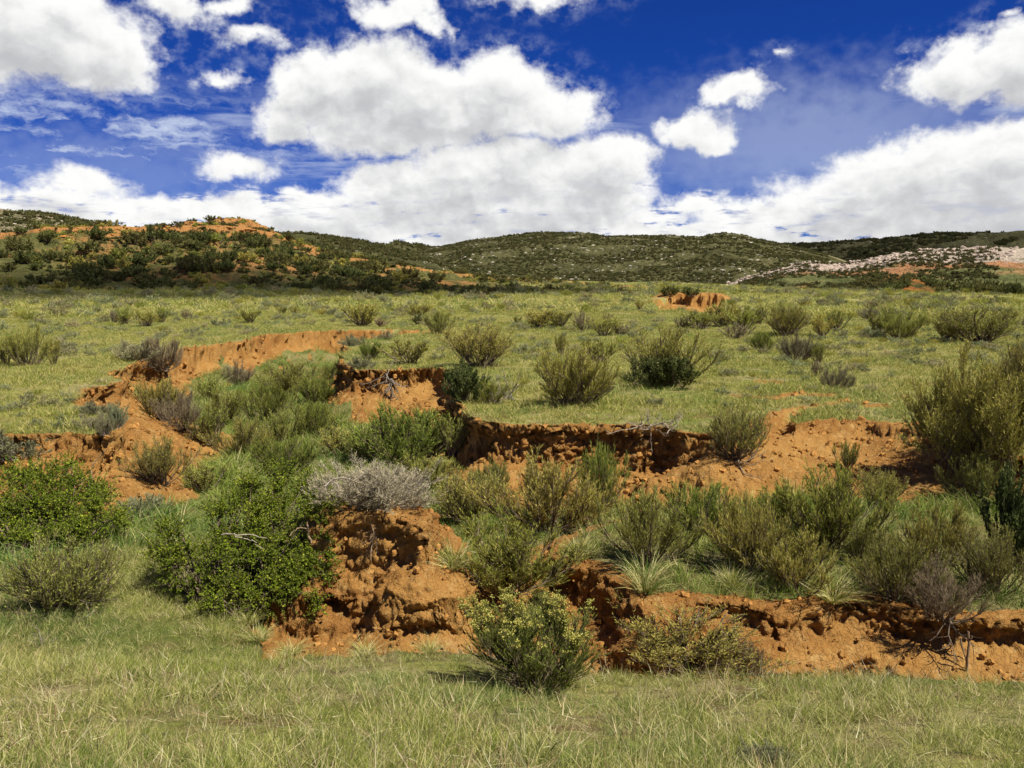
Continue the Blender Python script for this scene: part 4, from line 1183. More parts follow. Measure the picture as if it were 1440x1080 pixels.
big, bbase = leafy_mass('currant_bush', 'largest bright green leafy bush, spreading left of the red mound',
                        [(395, 690, 62, 42), (400, 745, 62, 45), (350, 735, 60, 40), (300, 790, 80, 48), (380, 800, 75, 52), (430, 800, 40, 44), (250, 770, 45, 34), (425, 840, 40, 26), (340, 845, 70, 18)],
                        6.75, 8.1, 868, 650, (350, 850), 235, 21, M_LEAFY, per=368)
branch_part('bare_branch', [[ray_pt(312, 752, 6.95), ray_pt(340, 750, 6.93), ray_pt(376, 757, 6.95)], [ray_pt(330, 753, 6.95), ray_pt(352, 763, 6.95), ray_pt(372, 771, 6.97)]], [.008, .005], [.003, .002], M_BONE, big, bbase)
low, lbase = leafy_mass('currant_bush', 'lower bright green leafy bush under the near orange bank, behind the bare stemmed rabbitbrush',
                        [(60, 700, 95, 40), (120, 725, 62, 36), (30, 740, 70, 30), (90, 748, 70, 24), (75, 672, 70, 22), (-40, 715, 60, 40)], 8.3, 9.5, 780, 650, (75, 772), 165, 22, M_LEAFY, leaf_l=.022, rad=.18, per=352)

p = ground_hit(512, 724)
W, Hh = size_at(p, 172, 60)
sv = plant('grey_twig_shrub', 'sagebrush', (p[0], p[1] + .28, p[2] - .03), W, Hh, 'silver grey twiggy sage with bleached bare branches on top of the red mound')
y_ = p[1]
z0 = [sv.location.x, sv.location.y, sv.location.z]
inv = lambda q: np.array(q)
bare = [[ray_pt(452, 694, y_ - .02), ray_pt(458, 684, y_), ray_pt(466, 674, y_ + .02), ray_pt(482, 672, y_ + .02), ray_pt(498, 677, y_ + .02), ray_pt(516, 681, y_ + .03)],
        [ray_pt(466, 690, y_), ray_pt(486, 692, y_ - .02), ray_pt(500, 688, y_ - .02), ray_pt(514, 684, y_)],
        [ray_pt(470, 676, y_ + .02), ray_pt(476, 686, y_), ray_pt(480, 694, y_ - .02)],
        [ray_pt(498, 677, y_ + .02), ray_pt(508, 668, y_ + .03), ray_pt(522, 660, y_ + .05)],
        [ray_pt(500, 688, y_ - .02), ray_pt(508, 694, y_ - .03), ray_pt(496, 700, y_ - .03)]]
bb = branch_part('bare_branches', bare, [.013, .009, .006, .006, .006], [.005, .004, .003, .002, .002], M_BONE, None, (0, 0, 0), wob=.004)
bpy.context.view_layer.update()
bb.parent = sv
bb.matrix_parent_inverse = sv.matrix_world.inverted()


# ------------------------------------------------------------------ roots and dead wood
def tangle(name, label, spots, mat, n, length, r0, seed, category='root', down=.6, spread=.8, depth_off=-.05):
    r = np.random.default_rng(seed)
    P0 = []
    for (px, py) in spots:
        g = np.array(ground_hit(px, py)); P0.append(g)
    P0 = np.array(P0)
    base = P0.mean(0)
    i = r.integers(0, len(P0), n)
    P = P0[i] + r.normal(size=(n, 3)) * .02 + [0, depth_off, .03]
    D = unit(r.normal(size=(n, 3)) * [spread, spread * .4, .5] + [0, -.25, -down])
    pth = grow(P, D, length * r.uniform(.4, 1.1, n), 9, 0, .55, r)
    V1, Q1 = tubes(pth, np.linspace(1, .35, 9)[None] * r0 * r.uniform(.5, 1.2, (n, 1)), 5)
    i2 = np.repeat(np.arange(n), 4)
    p2, d2 = along(pth, i2, r.uniform(.2, .95, len(i2)))
    pt2 = grow(p2, unit(d2 + .8 * r.normal(size=p2.shape)), length * .4 * r.uniform(.3, 1, len(i2)), 6, 0, .5, r)
    V2, Q2 = tubes(pt2, np.linspace(1, .3, 6)[None] * r0 * .38 * r.uniform(.5, 1.2, (len(i2), 1)), 4)
    root = link(name, mesh_from(name, np.concatenate([V1, V2]) - base, np.concatenate([Q1, Q2 + len(V1)]), None, [mat], smooth=True), loc=base, label=label, category=category)
    return root


tangle('exposed_roots', 'braid of tan roots on the near orange bank behind the lower leafy bush', [(100, 664), (118, 668), (135, 676), (150, 686), (166, 698)], M_ROOT, 16, .42, .010, 31, down=.45, depth_off=-.06)
tangle('exposed_roots', 'pale twisted roots dangling down the face of the red mound', [(524, 738), (528, 752), (532, 764)], M_ROOT, 7, .22, .008, 32, down=1.6, spread=.3, depth_off=-.07)
tangle('exposed_roots', 'dark dry roots hanging over the orange block', [(545, 528), (550, 540), (552, 548)], M_GREYSTEM, 18, .62, .014, 33, down=.9, spread=.9, depth_off=-.12)
tangle('exposed_roots', 'tangled dark roots curling down the red bank beneath the leafless shrub', [(1328, 872), (1338, 888), (1346, 900)], M_STEM, 9, .42, .011, 34, down=.9, spread=.7, depth_off=-.06)
tangle('exposed_roots', 'roots bared under the rabbitbrush on the orange slope', [(1034, 650), (1040, 655)], M_ROOT, 9, .40, .011, 35, down=.9, spread=.9, depth_off=-.05)
tangle('dead_shrub', 'bleached dead shrub sprawling over the rim of the long red wall', [(898, 606), (915, 604), (932, 603), (944, 606)], M_BONE, 22, .42, .009, 36, category='dead shrub', down=-.35, spread=1.0, depth_off=0)
tangle('dead_shrub', 'dead grey branches in the grass behind the long wall corner', [(700, 566), (712, 564), (722, 566)], M_GREYSTEM, 16, .55, .012, 37, category='dead shrub', down=-.9, spread=.9, depth_off=0)
tangle('dead_shrub', 'small grey dead twigs lying in grass below the bare stemmed rabbitbrush', [(60, 908), (75, 905)], M_GREYSTEM, 9, .22, .004, 38, category='dead twigs', down=-.25, spread=1.0, depth_off=0)
q0 = np.array(ground_hit(1358, 940)); q1 = q0 + [.0, 0, .30]
branch_part('dead_stake', [[q0 + [0, 0, -.1], q0 + [.005, -.02, .12], q1], [q0 + [0, -.01, .22], q0 + [.02, -.03, .27]]], [.012, .008], [.009, .005], M_ROOT, None, q0, wob=.003)
o = bpy.data.objects['dead_stake']; o.location = q0; o['label'] = 'short upright dead stem before the red bank, below the leafless shrub'; o['category'] = 'dead stem'
q0 = np.array(ground_hit(433, 764))
branch_part('dead_branch', [[ray_pt(440, 768, q0[1] - .05), ray_pt(434, 752, q0[1] - .06), ray_pt(432, 734, q0[1] - .05)], [ray_pt(434, 744, q0[1] - .06), ray_pt(420, 742, q0[1] - .12), ray_pt(408, 752, q0[1] - .15), ray_pt(402, 764, q0[1] - .16)]],
            [.012, .007], [.008, .003], M_ROOT, None, q0, wob=.003)
o = bpy.data.objects['dead_branch']; o.location = q0; o['label'] = 'forked tan stick poking from the mound beside the largest leafy bush'; o['category'] = 'branch'
q0 = np.array(ground_hit(122, 876))
branch_part('dead_branch', [[q0 + [-.06, -.02, .01], q0 + [0, 0, .05], q0 + [.06, .02, .10]]], [.006], [.003], M_BONE, None, q0, wob=.003)
o = bpy.data.objects['dead_branch.001']; o.location = q0; o['label'] = 'pale stick lying in the grass below the bare stemmed rabbitbrush'; o['category'] = 'branch'


# ------------------------------------------------------------------ grass
def clump(seed, n, h, spread, width, lean=.5, seg=3, dry=.4):
    r = np.random.default_rng(seed)
    a = r.uniform(0, 6.283, n); rr = spread * np.sqrt(r.uniform(0, 1, n))
    P = np.stack([rr * np.cos(a), rr * np.sin(a), np.full(n, -.01)], -1)
    D = unit(np.stack([np.cos(a), np.sin(a), np.zeros(n)], -1) * lean * r.uniform(.0, 1.2, n)[:, None] + r.normal(size=(n, 3)) * .28 * [1, 1, 0] + [0, 0, 1])
    L = h * r.uniform(.45, 1.15, n)
    droop = r.uniform(0, .9, n)
    pts = [P]; d = D
    out = unit(D * [1, 1, 0] + 1e-4)
    for k in range(seg):
        pts.append(pts[-1] + d * (L / seg)[:, None])
        d = unit(d + out * (droop * .55)[:, None] - np.array([0, 0, .22]) * droop[:, None])
    C = np.stack(pts, 1)
    side = unit(np.cross(D, r.normal(size=(n, 3))))
    w = (width * r.uniform(.6, 1.3, n))[:, None] * np.linspace(1, .12, seg + 1)[None]
    V = np.stack([C - side[:, None] * w[..., None] / 2, C + side[:, None] * w[..., None] / 2], 2)   # n, seg+1, 2, 3
    b = (np.arange(n) * (seg + 1) * 2)[:, None] + (np.arange(seg) * 2)[None]
    Q = np.stack([b, b + 1, b + 3, b + 2], -1).reshape(-1, 4)
    T = np.where(r.uniform(size=n) < dry, r.uniform(.62, 1, n), r.uniform(0, .5, n))
    return V.reshape(-1, 3), Q, np.repeat(T, (seg + 1) * 2)


def mat_grass(name, g1, g2, s1, s2, patch_lo=.40, patch_hi=.62):
    m, N = new_mat(name)
    pos = N.n('ShaderNodeNewGeometry').outputs['Position']
    tint = N.attr('tint')
    n1 = N.noise(pos, .55, 4, .6)
    n2 = N.noise(pos, .13, 3, .55)
    pt = N.m('ADD', N.m('MULTIPLY', n1, .6), N.m('MULTIPLY', n2, .4))
    t2 = N.m('ADD', tint, N.m('MULTIPLY', N.m('SUBTRACT', pt, .5), 2.3))
    green = N.mix(N.ss(tint, 0, .6), g1, g2)
    cool = N.noise(pos, .38, 3, .6)
    green = N.mix(N.m('MULTIPLY', N.ss(cool, .48, .62), .8), green, N.v('MULTIPLY', green, (.62, .86, 1.15)))
    straw = N.mix(N.ss(tint, .55, 1), s1, s2)
    col = N.mix(N.ss(t2, patch_lo, patch_hi), green, straw)
    d = N.n('ShaderNodeBsdfDiffuse'); N.put(d.inputs[0], col)
    tr = N.n('ShaderNodeBsdfTranslucent'); N.put(tr.inputs[0], col)
    mx = N.n('ShaderNodeMixShader'); mx.inputs[0].default_value = .3
    N.put(mx.inputs[1], d.outputs[0]); N.put(mx.inputs[2], tr.outputs[0])
    N.put(N.n('ShaderNodeOutputMaterial').inputs[0], mx.outputs[0])
    return m


M_LITTER = mat_leaf('dry_litter', (0.14, 0.10, 0.055), (0.40, 0.32, 0.18), (0.60, 0.53, 0.36), trans=.1)
M_GRASS = mat_grass('meadow_grass', (0.105, 0.155, 0.022), (0.370, 0.405, 0.080), (0.50, 0.46, 0.14), (0.72, 0.66, 0.32))
M_TURF = mat_grass('short_turf', (0.190, 0.225, 0.038), (0.370, 0.385, 0.085), (0.48, 0.43, 0.13), (0.58, 0.50, 0.20))
M_LUSH = mat_grass('gully_grass', (0.110, 0.180, 0.024), (0.360, 0.420, 0.085), (0.42, 0.41, 0.14), (0.58, 0.53, 0.25), .44, .70)

_scatter_group = None


def scatter_tree():
    global _scatter_group
    g = bpy.data.node_groups.new('scatter', 'GeometryNodeTree')
    g.interface.new_socket('Geometry', in_out='INPUT', socket_type='NodeSocketGeometry')
    g.interface.new_socket('Kinds', in_out='INPUT', socket_type='NodeSocketCollection')
    g.interface.new_socket('Geometry', in_out='OUTPUT', socket_type='NodeSocketGeometry')
    n, l = g.nodes, g.links
    gi, go = n.new('NodeGroupInput'), n.new('NodeGroupOutput')
    ci = n.new('GeometryNodeCollectionInfo'); ci.inputs['Separate Children'].default_value = True; ci.inputs['Reset Children'].default_value = True
    iop = n.new('GeometryNodeInstanceOnPoints'); iop.inputs['Pick Instance'].default_value = True
    l.new(gi.outputs[1], ci.inputs[0]); l.new(gi.outputs[0], iop.inputs['Points']); l.new(ci.outputs[0], iop.inputs['Instance'])
    for nm, typ, sock in (('pick', 'INT', 'Instance Index'), ('turn', 'FLOAT_VECTOR', 'Rotation'), ('size', 'FLOAT_VECTOR', 'Scale')):
        a = n.new('GeometryNodeInputNamedAttribute'); a.data_type = typ; a.inputs['Name'].default_value = nm
        if sock == 'Rotation':
            e = n.new('FunctionNodeEulerToRotation'); l.new(a.outputs[0], e.inputs[0]); l.new(e.outputs[0], iop.inputs[sock])
        else:
            l.new(a.outputs[0], iop.inputs[sock])
    l.new(iop.outputs[0], go.inputs[0])
    _scatter_group = g


scatter_tree()


def scatter(name, label, kinds, P, size, turn, seed=0):
    """one 'stuff' object: instances of a few meshes on a cloud of points"""
    c = bpy.data.collections.new(name + '_kinds')
    for k, me in enumerate(kinds):
        c.objects.link(bpy.data.objects.new('%s_kind_%02d' % (name, k), me))
    r = np.random.default_rng(seed)
    me = bpy.data.meshes.new(name)
    me.vertices.add(len(P)); me.vertices.foreach_set('co', np.ascontiguousarray(P, np.float32).ravel())
    a = me.attributes.new('pick', 'INT', 'POINT'); a.data.foreach_set('value', r.integers(0, len(kinds), len(P)).astype(np.int32))
    for nm, v in (('turn', turn), ('size', size)):
        a = me.attributes.new(nm, 'FLOAT_VECTOR', 'POINT'); a.data.foreach_set('vector', np.ascontiguousarray(v, np.float32).ravel())
    o = link(name, me, kind='stuff', label=label)
    md = o.modifiers.new('scatter', 'NODES'); md.node_group = _scatter_group
    md[[s.identifier for s in _scatter_group.interface.items_tree if s.name == 'Kinds'][0]] = c
    return o


def sector(n, r0, r1, rng, half=43.0, power=2.0):
    """points spread over the view sector, denser near when power < 2"""
    a = np.radians(rng.uniform(-half, half, n))
    r = (r0 ** power + (r1 ** power - r0 ** power) * rng.uniform(0, 1, n)) ** (1 / power)
    return r * np.sin(a), r * np.cos(a), r


def grass_layer(name, label, kinds, n, r0, r1, hmin, hmax, seed, power=2.0, where=None, tilt=.15, wide=1.0):
    r = np.random.default_rng(seed)
    n = int(n * 1.18)
    x, y, rr = sector(n, r0, r1, r, power=power)
    z, g, info = terrain(x, y, True)
    eps = .06
    zx = terrain(x + eps, y); zy = terrain(x, y + eps)
    slope = np.hypot(zx - z, zy - z) / eps
    pat = .5 + .5 * np.clip(fbm2(x / 1.7, y / 1.7, 3, off=71.) * 1.1 + .25, -1, 1)
    keep = (g > .35 + .4 * r.uniform(size=n)) & (slope < .75) & (r.uniform(size=n) < .35 + .8 * pat)
    if where is not None: keep &= where(x, y, z, info)
    x, y, z, pat = x[keep], y[keep], z[keep], pat[keep]
    m = len(x)
    h = r.uniform(hmin, hmax, m) * (.65 + .6 * pat)
    turn = np.stack([r.normal(0, tilt, m), r.normal(0, tilt, m), r.uniform(0, 6.28, m)], -1)
    s = np.stack([h * wide, h * wide, h], -1)
    return scatter(name, label, kinds, np.stack([x, y, z], -1), s, turn, seed)


def clumps(tag, nvar, mat, **kw):
    out = []
    for i in range(nvar):
        v, q, t = clump(900 + 31 * i + len(tag), **kw)
        out.append(mesh_from(tag, v, q, dict(tint=t), [mat]))
    return out


near_g = clumps('meadow_clump', 9, M_GRASS, n=26, h=1.0, spread=.42, width=.024, lean=.9, dry=.36)
mid_g = clumps('turf_clump', 6, M_TURF, n=26, h=1.0, spread=.95, width=.07, lean=.9, seg=2, dry=.38)
lush_g = clumps('gully_clump', 6, M_LUSH, n=26, h=1.0, spread=.45, width=.034, lean=.6, dry=.25)
fore = lambda x, y, z, i: i['lush'] < .5
gul = lambda x, y, z, i: i['lush'] > .5
grass_layer('meadow_grass', 'mixed green and straw grass covering the near ground', near_g, 30000, 2.1, 9.6, .035, .082, 1, power=1.6, where=lambda x, y, z, i: ((y < 6.9) | (x < -.9)) & (fbm2(x / .5, y / .42, 3, off=83.) + .30 * sstep(4.4, 2.8, y) + .12 * sstep(-.5, 1.5, x) > .10), tilt=.3, wide=1.2)
grass_layer('tall_grass', 'taller tufts of leaning grass in the near ground', near_g, 7000, 2.1, 7.5, .065, .13, 6, power=1.5, where=lambda x, y, z, i: (y < 6.4) & (fbm2(x / 1.1, y / .8, 3, off=91.) + .5 * sstep(4.4, 2.8, y) + .30 * sstep(-.5, 1.5, x) > .22), tilt=.22)
grass_layer('bank_grass', 'thin short grass behind the near ground, below the leafy bushes', near_g, 30000, 5.8, 10.5, .05, .125, 8, power=2, where=lambda x, y, z, i: (x < .3) & ((y > 6.3) | (x < -1.6)), tilt=.3, wide=1.25)
grass_layer('gully_tussock_grass', 'rough taller grass of the gully floor', lush_g, 15000, 9.5, 33, .14, .32, 12, power=1.3, where=gul, wide=1.2)
litter = clumps('litter', 5, M_LITTER, n=12, h=1.0, spread=.8, width=.030, lean=1.6, seg=2, dry=.5)
grass_layer('dry_litter', 'flattened dry grass and twig litter between the near tufts', litter, 9000, 2.1, 9.5, .04, .10, 9, power=1.6, where=lambda x, y, z, i: (y < 9.6), tilt=.9, wide=1.4)
grass_layer('gully_grass', 'fresh green grass over the gully floor and brushy bench', lush_g, 24000, 6.2, 30, .09, .21, 2, power=1.4, where=lambda x, y, z, i: (i['lush'] > .5) & ((y > 8.8) | (x > -.4)))
grass_layer('short_turf', 'short cropped yellow green turf on the plain beyond the gully', mid_g, 60000, 9.0, 48, .05, .10, 3, power=1.3, where=fore, wide=1.5)
grass_layer('far_turf', 'sparse tussocky turf toward the hills', mid_g, 26000, 45, 150, .10, .26, 4, power=1.4, wide=2.2)

# seeding straws standing above the near grass
straw = clumps('straw', 4, M_GRASS, n=3, h=1.0, spread=.10, width=.012, lean=.5, seg=4, dry=1.0)
grass_layer('dry_straws', 'long dry straw stalks rising out of the near grass', straw, 230, 2.1, 5.6, .17, .30, 5, power=1.6, where=lambda x, y, z, i: (y < 6.2), tilt=.25)

grass_layer('pale_stalks', 'pale dry stalks standing thick along the near right edge of the grass', straw, 2600, 2.1, 5.4, .11, .22, 15, power=1.6, where=lambda x, y, z, i: (y < 4.6) & (fbm2(x / .8, y / .8, 2, off=120.) + .55 * sstep(-.6, 1.6, x) + .35 * sstep(3.6, 2.6, y) > .35), tilt=.28)

# bunchgrass tussocks that stand out one by one
TUSSOCKS = [
    (908, 832, 84, 62, 'pale arching bunchgrass tussock at the head of the red crack'),
    (1030, 826, 60, 34, 'pale low bunchgrass on bench below the black trunked rabbitbrush'),
    (1172, 846, 84, 40, 'pale drooping bunchgrass hanging beside the fan shaped rabbitbrush'),
    (815, 786, 70, 34, 'grey green bunchgrass above the small red hollow'),
    (636, 800, 70, 44, 'blue green bunchgrass on the right flank of the red mound'),
    (560, 640, 70, 34, 'bright yellow green grass tussock on the mid gully floor'),
    (364, 902, 54, 26, 'short green tuft at the corner where grass meets the red dirt left of the mound'),
    (352, 876, 46, 24, 'small tuft under the front edge of the largest leafy bush'),
    (410, 920, 50, 22, 'low pale tuft on the grass edge before the left end of red dirt'),
    (512, 922, 56, 22, 'low green tuft on the grass edge before the middle of the mound'),
    (604, 918, 50, 24, 'low straw tuft on the grass edge left of the flowering rabbitbrush'),
    (1336, 852, 60, 30, 'straw coloured grass tuft right of the dead shrub'),
]
tus = clumps('tussock', 3, M_GRASS, n=260, h=1.0, spread=.22, width=.020, lean=1.1, seg=4, dry=.6)
for k, (px, py, w, h, lab) in enumerate(TUSSOCKS):
    p = ground_hit(px, py)
    W, Hh = size_at(p, w, h)
    link('bunchgrass', tus[k % 3], loc=p, rot=(0, 0, k * 1.3), scl=(W * .62, W * .62, Hh * 1.15), label=lab, category='grass tussock', group='bunchgrass tussocks in the gully')

# low sage tufts dotted over the plain (each its own plant)
rt = np.random.default_rng(77)
TUFT_BANDS = [  # px range, py range, how many, label, group
    (60, 330, 440, 502, 62, 'low grey sage tuft dotted on the plain left of the far gully rim', 'sage tufts on the left plain'),
    (350, 640, 432, 460, 70, 'low blue grey sage tuft in the dense band behind the far gully rim', 'sage tufts behind the gully rim'),
    (560, 960, 452, 506, 60, 'low grey sage tuft among bushes of the middle plain', 'sage tufts on the middle plain'),
    (1130, 1438, 462, 518, 56, 'low grey sage tuft on the green right hand plain', 'sage tufts on the right plain'),
    (960, 1200, 440, 560, 26, 'low grey sage tuft around the long bushy row', 'sage tufts around the bushy row'),
    (0, 150, 560, 606, 12, 'little grey sage tuft on the grass of the near left spur', 'sage tufts on the near spur'),
]
parts = LIB['sage_tuft']
tuft_mesh = []
for v in parts:
    tuft_mesh.append(v)
for (x0, x1, y0, y1, n, lab, grp) in TUFT_BANDS:
    k = 0
    while k < n:
        px, py = rt.uniform(x0, x1), rt.uniform(y0, y1)
        if fbm2(np.array([px / 40.]), np.array([py / 12.]), 2)[0] < -.12: continue
        p = ground_hit(px, py)
        if terrain(np.array([p[0]]), np.array([p[1]]), True)[1][0] < .6 or p[2] < -.25: k += 1; continue
        wpx = rt.uniform(9, 20) * np.clip((py - 395) / 75, .6, 1.4)
        W, Hh = size_at(p, wpx, wpx * rt.uniform(.38, .55))
        brm, flm = tuft_mesh[k % 4]
        t = link('sage_tuft', flm[1], loc=p, rot=(0, 0, rt.uniform(0, 6.28)), scl=(W, W, Hh), label=lab, category='sage', group=grp)
        k += 1


# beyond the tufts that can be told apart: the fine scatter of sage over the plain
rs_ = np.random.default_rng(444)
x, y, rr_ = sector(7500, 13, 150, rs_, power=1.45)
z, g, info = terrain(x, y, True)
ok = (g > .7) & (info['lush'] < .5) & (fbm2(x / 5., y / 5., 3, off=101.) + .1 > -.05 + .3 * rs_.uniform(size=len(x)))
x, y, z = x[ok], y[ok], z[ok]
s_ = rs_.uniform(.12, .42, len(x)) * np.clip(np.hypot(x, y) / 26, .75, 2.4)
scatter('sage_scatter', 'fine scatter of low grey green sage over the whole plain', [v[1][1] for v in LIB['sage_tuft']] + [LIB['small_rabbitbrush'][0][1][1]], np.stack([x, y, z], -1),
        np.stack([s_, s_, s_ * rs_.uniform(.35, .7, len(x))], -1), np.stack([0 * x, 0 * x, rs_.uniform(0, 6.28, len(x))], -1), 7)


# ------------------------------------------------------------------ rocks, clods, shrubs of the hills
def rock_mesh(name, seed, mat, flat=.7, rough=.28, blocky=.5):
    r = np.random.default_rng(seed)
    n = 5
    g = np.linspace(-1, 1, n)
    V, Q = [], []
    for ax in range(3):
        for sgn in (-1, 1):
            a, b = np.meshgrid(g, g, indexing='ij')
            c = np.full_like(a, sgn)
            p = np.stack({0: (c, a, b), 1: (a, c, b), 2: (a, b, c)}[ax], -1).reshape(-1, 3)
            o = sum(len(v) for v in V)
            V.append(p)
            i, j = np.meshgrid(np.arange(n - 1), np.arange(n - 1), indexing='ij')
            q = np.stack([i * n + j, (i + 1) * n + j, (i + 1) * n + j + 1, i * n + j + 1], -1).reshape(-1, 4) + o
            Q.append(q)
    V = np.concatenate(V); Q = np.concatenate(Q)
    key = np.round(V * 1000).astype(int)
    _, ui, inv = np.unique(key, axis=0, return_index=True, return_inverse=True)
    V = V[ui]; Q = inv.reshape(-1)[Q]
    s = unit(V); V = s * (1 - blocky) + V * .75 * blocky
    o = r.uniform(0, 40, 3)
    nz = vn3(V[:, 0] * 1.3 + o[0], V[:, 1] * 1.3 + o[1], V[:, 2] * 1.3 + o[2]) + .5 * vn3(V[:, 0] * 3 + o[1], V[:, 1] * 3 + o[2], V[:, 2] * 3 + o[0])
    V = V * (1 + rough * nz)[:, None] * [1, r.uniform(.7, 1), flat] * .5
    return mesh_from(name, V, Q, None, [mat])


def mat_rock(name, a, b, c):
    m, N = new_mat(name)
    pos = N.n('ShaderNodeTexCoord').outputs['Object']
    oi = N.n('ShaderNodeObjectInfo')
    n1 = N.noise(pos, 3.0, 5, .65); n2 = N.noise(pos, 14.0, 4, .6)
    col = N.mix(N.ss(n1, .38, .62), a, b)
    col = N.mix(N.ss(n2, .56, .72), col, c)
    col = N.v('SCALE', col, s=N.m('ADD', .72, N.m('MULTIPLY', oi.outputs['Random'], .55)))
    bs = N.n('ShaderNodeBsdfDiffuse'); N.put(bs.inputs[0], col)
    bp = N.n('ShaderNodeBump'); bp.inputs['Strength'].default_value = .7; N.put(bp.inputs['Height'], n2); N.put(bs.inputs['Normal'], bp.outputs[0])
    N.put(N.n('ShaderNodeOutputMaterial').inputs[0], bs.outputs[0])
    return m


M_GRANITE = mat_rock('pale_granite', (.44, .39, .31), (.54, .48, .39), (.20, .18, .15))
M_RIDGEROCK = mat_rock('pink_ridge_rock', (.38, .30, .235), (.48, .40, .33), (.28, .16, .09))
M_REDROCK = mat_rock('red_ledge_rock', (.46, .22, .065), (.36, .16, .045), (.52, .30, .12))
M_CLOD = mat_rock('red_clod', (.385, .205, .060), (.29, .135, .036), (.45, .275, .10))
granite = [rock_mesh('granite_boulder', 40 + i, M_GRANITE, .8) for i in range(4)]
ridger = [rock_mesh('ridge_rock', 50 + i, M_RIDGEROCK, 1.1, .4) for i in range(4)]
redr = [rock_mesh('red_ledge', 60 + i, M_REDROCK, .38, .3, .8) for i in range(4)]
clod = [rock_mesh('clod', 70 + i, M_CLOD, .8, .35) for i in range(4)]
rh = np.random.default_rng(99)


def on_hill(key, px, t, kind_parts, wpx, aspect, name, label, category, group, sink=.15, single=False):
    p = hill_point(key, px, t)
    W, Hh = size_at(p, wpx, wpx * aspect)
    loc = (p[0], p[1], p[2] - sink * Hh)
    rz = rh.uniform(0, 6.28)
    if single:
        return link(name, kind_parts, loc=loc, rot=(rh.normal(0, .1), rh.normal(0, .1), rz), scl=(W, W, Hh), label=label, category=category, group=group)
    r = link(name, None, loc=loc, rot=(0, 0, rz), scl=(W, W, Hh), label=label, category=category, group=group)
    for nm, me in kind_parts: link(nm, me, r)
    return r


hs, phs = LIB['hill_shrub'], LIB['pale_hill_shrub']
k = 0
while k < 285:      # dark shrubs clothing the red earth hill
    px, t = (rh.uniform(-20, 540) if rh.uniform() < .88 else rh.uniform(540, 900)), rh.uniform(0, 1)
    # thick along the foot, a fringe on the crest, gaps on the bare ledges
    ledge = (150 < px < 300 and .55 < t < .86) or (285 < px < 395 and .5 < t < .97) or (60 < px < 150 and .72 < t < .86)
    dens = 1.0 if t < .48 else (.38 if t < .93 else .85)
    if px > 420: dens = .95
    if ledge: dens = .06
    if 240 < px < 420 and t < .14: dens = .25
    if rh.uniform() > dens: continue
    w = rh.uniform(13, 27) * (1.1 if t < .5 else .72) * (1.0 if px < 620 else np.interp(px, [620, 900], [.9, .45]))
    pale = rh.uniform() < .12
    lab, grp = (('pale green shrub on the red earth hill', 'pale shrubs on the red hill') if pale else
                ('dark shrub in the thicket along the foot of the red hill', 'thicket shrubs at the red hill foot') if t < .45 and px < 430 else
                ('dark shrub on the upper slope of the red hill', 'shrubs high on the red hill') if px < 430 else
                ('dark shrub on the low scrub rise trailing right from the red hill', 'shrubs on the scrub rise'))
    on_hill('redhill', px, t, (phs if pale else hs)[k % (2 if pale else 5)], w, rh.uniform(.5, .75), 'hill_shrub', lab, 'shrub', grp)
    k += 1
for (px, t, w) in [(175, .80, 22), (190, .74, 26), (205, .82, 18), (222, .76, 24), (238, .70, 20), (252, .78, 22), (268, .72, 18), (185, .66, 18), (290, .74, 18), (305, .80, 22), (322, .86, 20),
                   (340, .78, 24), (352, .84, 20), (366, .74, 22), (378, .82, 18), (330, .68, 20), (310, .66, 18), (214, .64, 20), (80, .82, 20), (98, .78, 18), (356, .64, 18), (384, .66, 16)]:
    on_hill('redhill', px, t, redr[k % 4], w, .34, 'ledge_rock', 'flat red ledge rock breaking out of the upper red hill', 'rock', 'red ledge rocks on the red hill', sink=.2, single=True); k += 1
# willow thicket before the ridge at the right: its larger shrubs one by one
for j, px in enumerate(np.linspace(1330, 1450, 15)):
    p = ground_hit(px, 418 - 2 * (j % 3), rmax=150)
    az = hit_col(px); rr_ = 120 + 6 * (j % 3)
    x, y = rr_ * math.sin(az), rr_ * math.cos(az)
    p = (x, y, float(terrain(np.array([x]), np.array([y]))[0]))
    W, Hh = size_at(p, rh.uniform(20, 30), rh.uniform(15, 22))
    r = link('willow_shrub', None, loc=(p[0], p[1], p[2] - .1), rot=(0, 0, rh.uniform(0, 6.28)), scl=(W, W, Hh), label='dark green shrub in the thicket at the edge of the right plain', category='shrub', group='thicket shrubs on the right plain')
    for nm, me in hs[j % 5]: link(nm, me, r)
for j in range(34):      # shrubs on the low mound before the ridge
    on_hill('mound', rh.uniform(1165, 1345), rh.uniform(.05, 1), hs[j % 5], rh.uniform(10, 18), .6, 'hill_shrub', 'dark shrub on the low mound before the rocky ridge', 'shrub', 'shrubs on the low mound')
for j in range(130):     # pale boulders big enough to tell apart
    big_ = j < 26
    px = rh.normal(1022, 16) if big_ else rh.uniform(640, 1075)
    t = rh.uniform(.84, .97) if big_ else rh.uniform(.08, .95)
    on_hill('granite', px, t, granite[j % 4], rh.uniform(6, 13) if big_ else rh.uniform(4, 8), .8, 'granite_boulder', 'pale boulder of the rock crown on the granite hill' if big_ else 'pale boulder scattered on the granite hillside', 'boulder',
            'boulders of the rock crown' if big_ else 'boulders on the granite hillside', sink=.3, single=True)
for j in range(150):     # the larger rocks of the ridge
    px, t = rh.uniform(1000, 1440), rh.uniform(.50, 1.0)
    on_hill('ridge', px, t, ridger[j % 4], rh.uniform(5, 12), rh.uniform(.6, 1.0), 'ridge_rock', 'pale pinkish rock on the crest of the rocky ridge', 'rock', 'rocks of the rocky ridge', sink=.3, single=True)


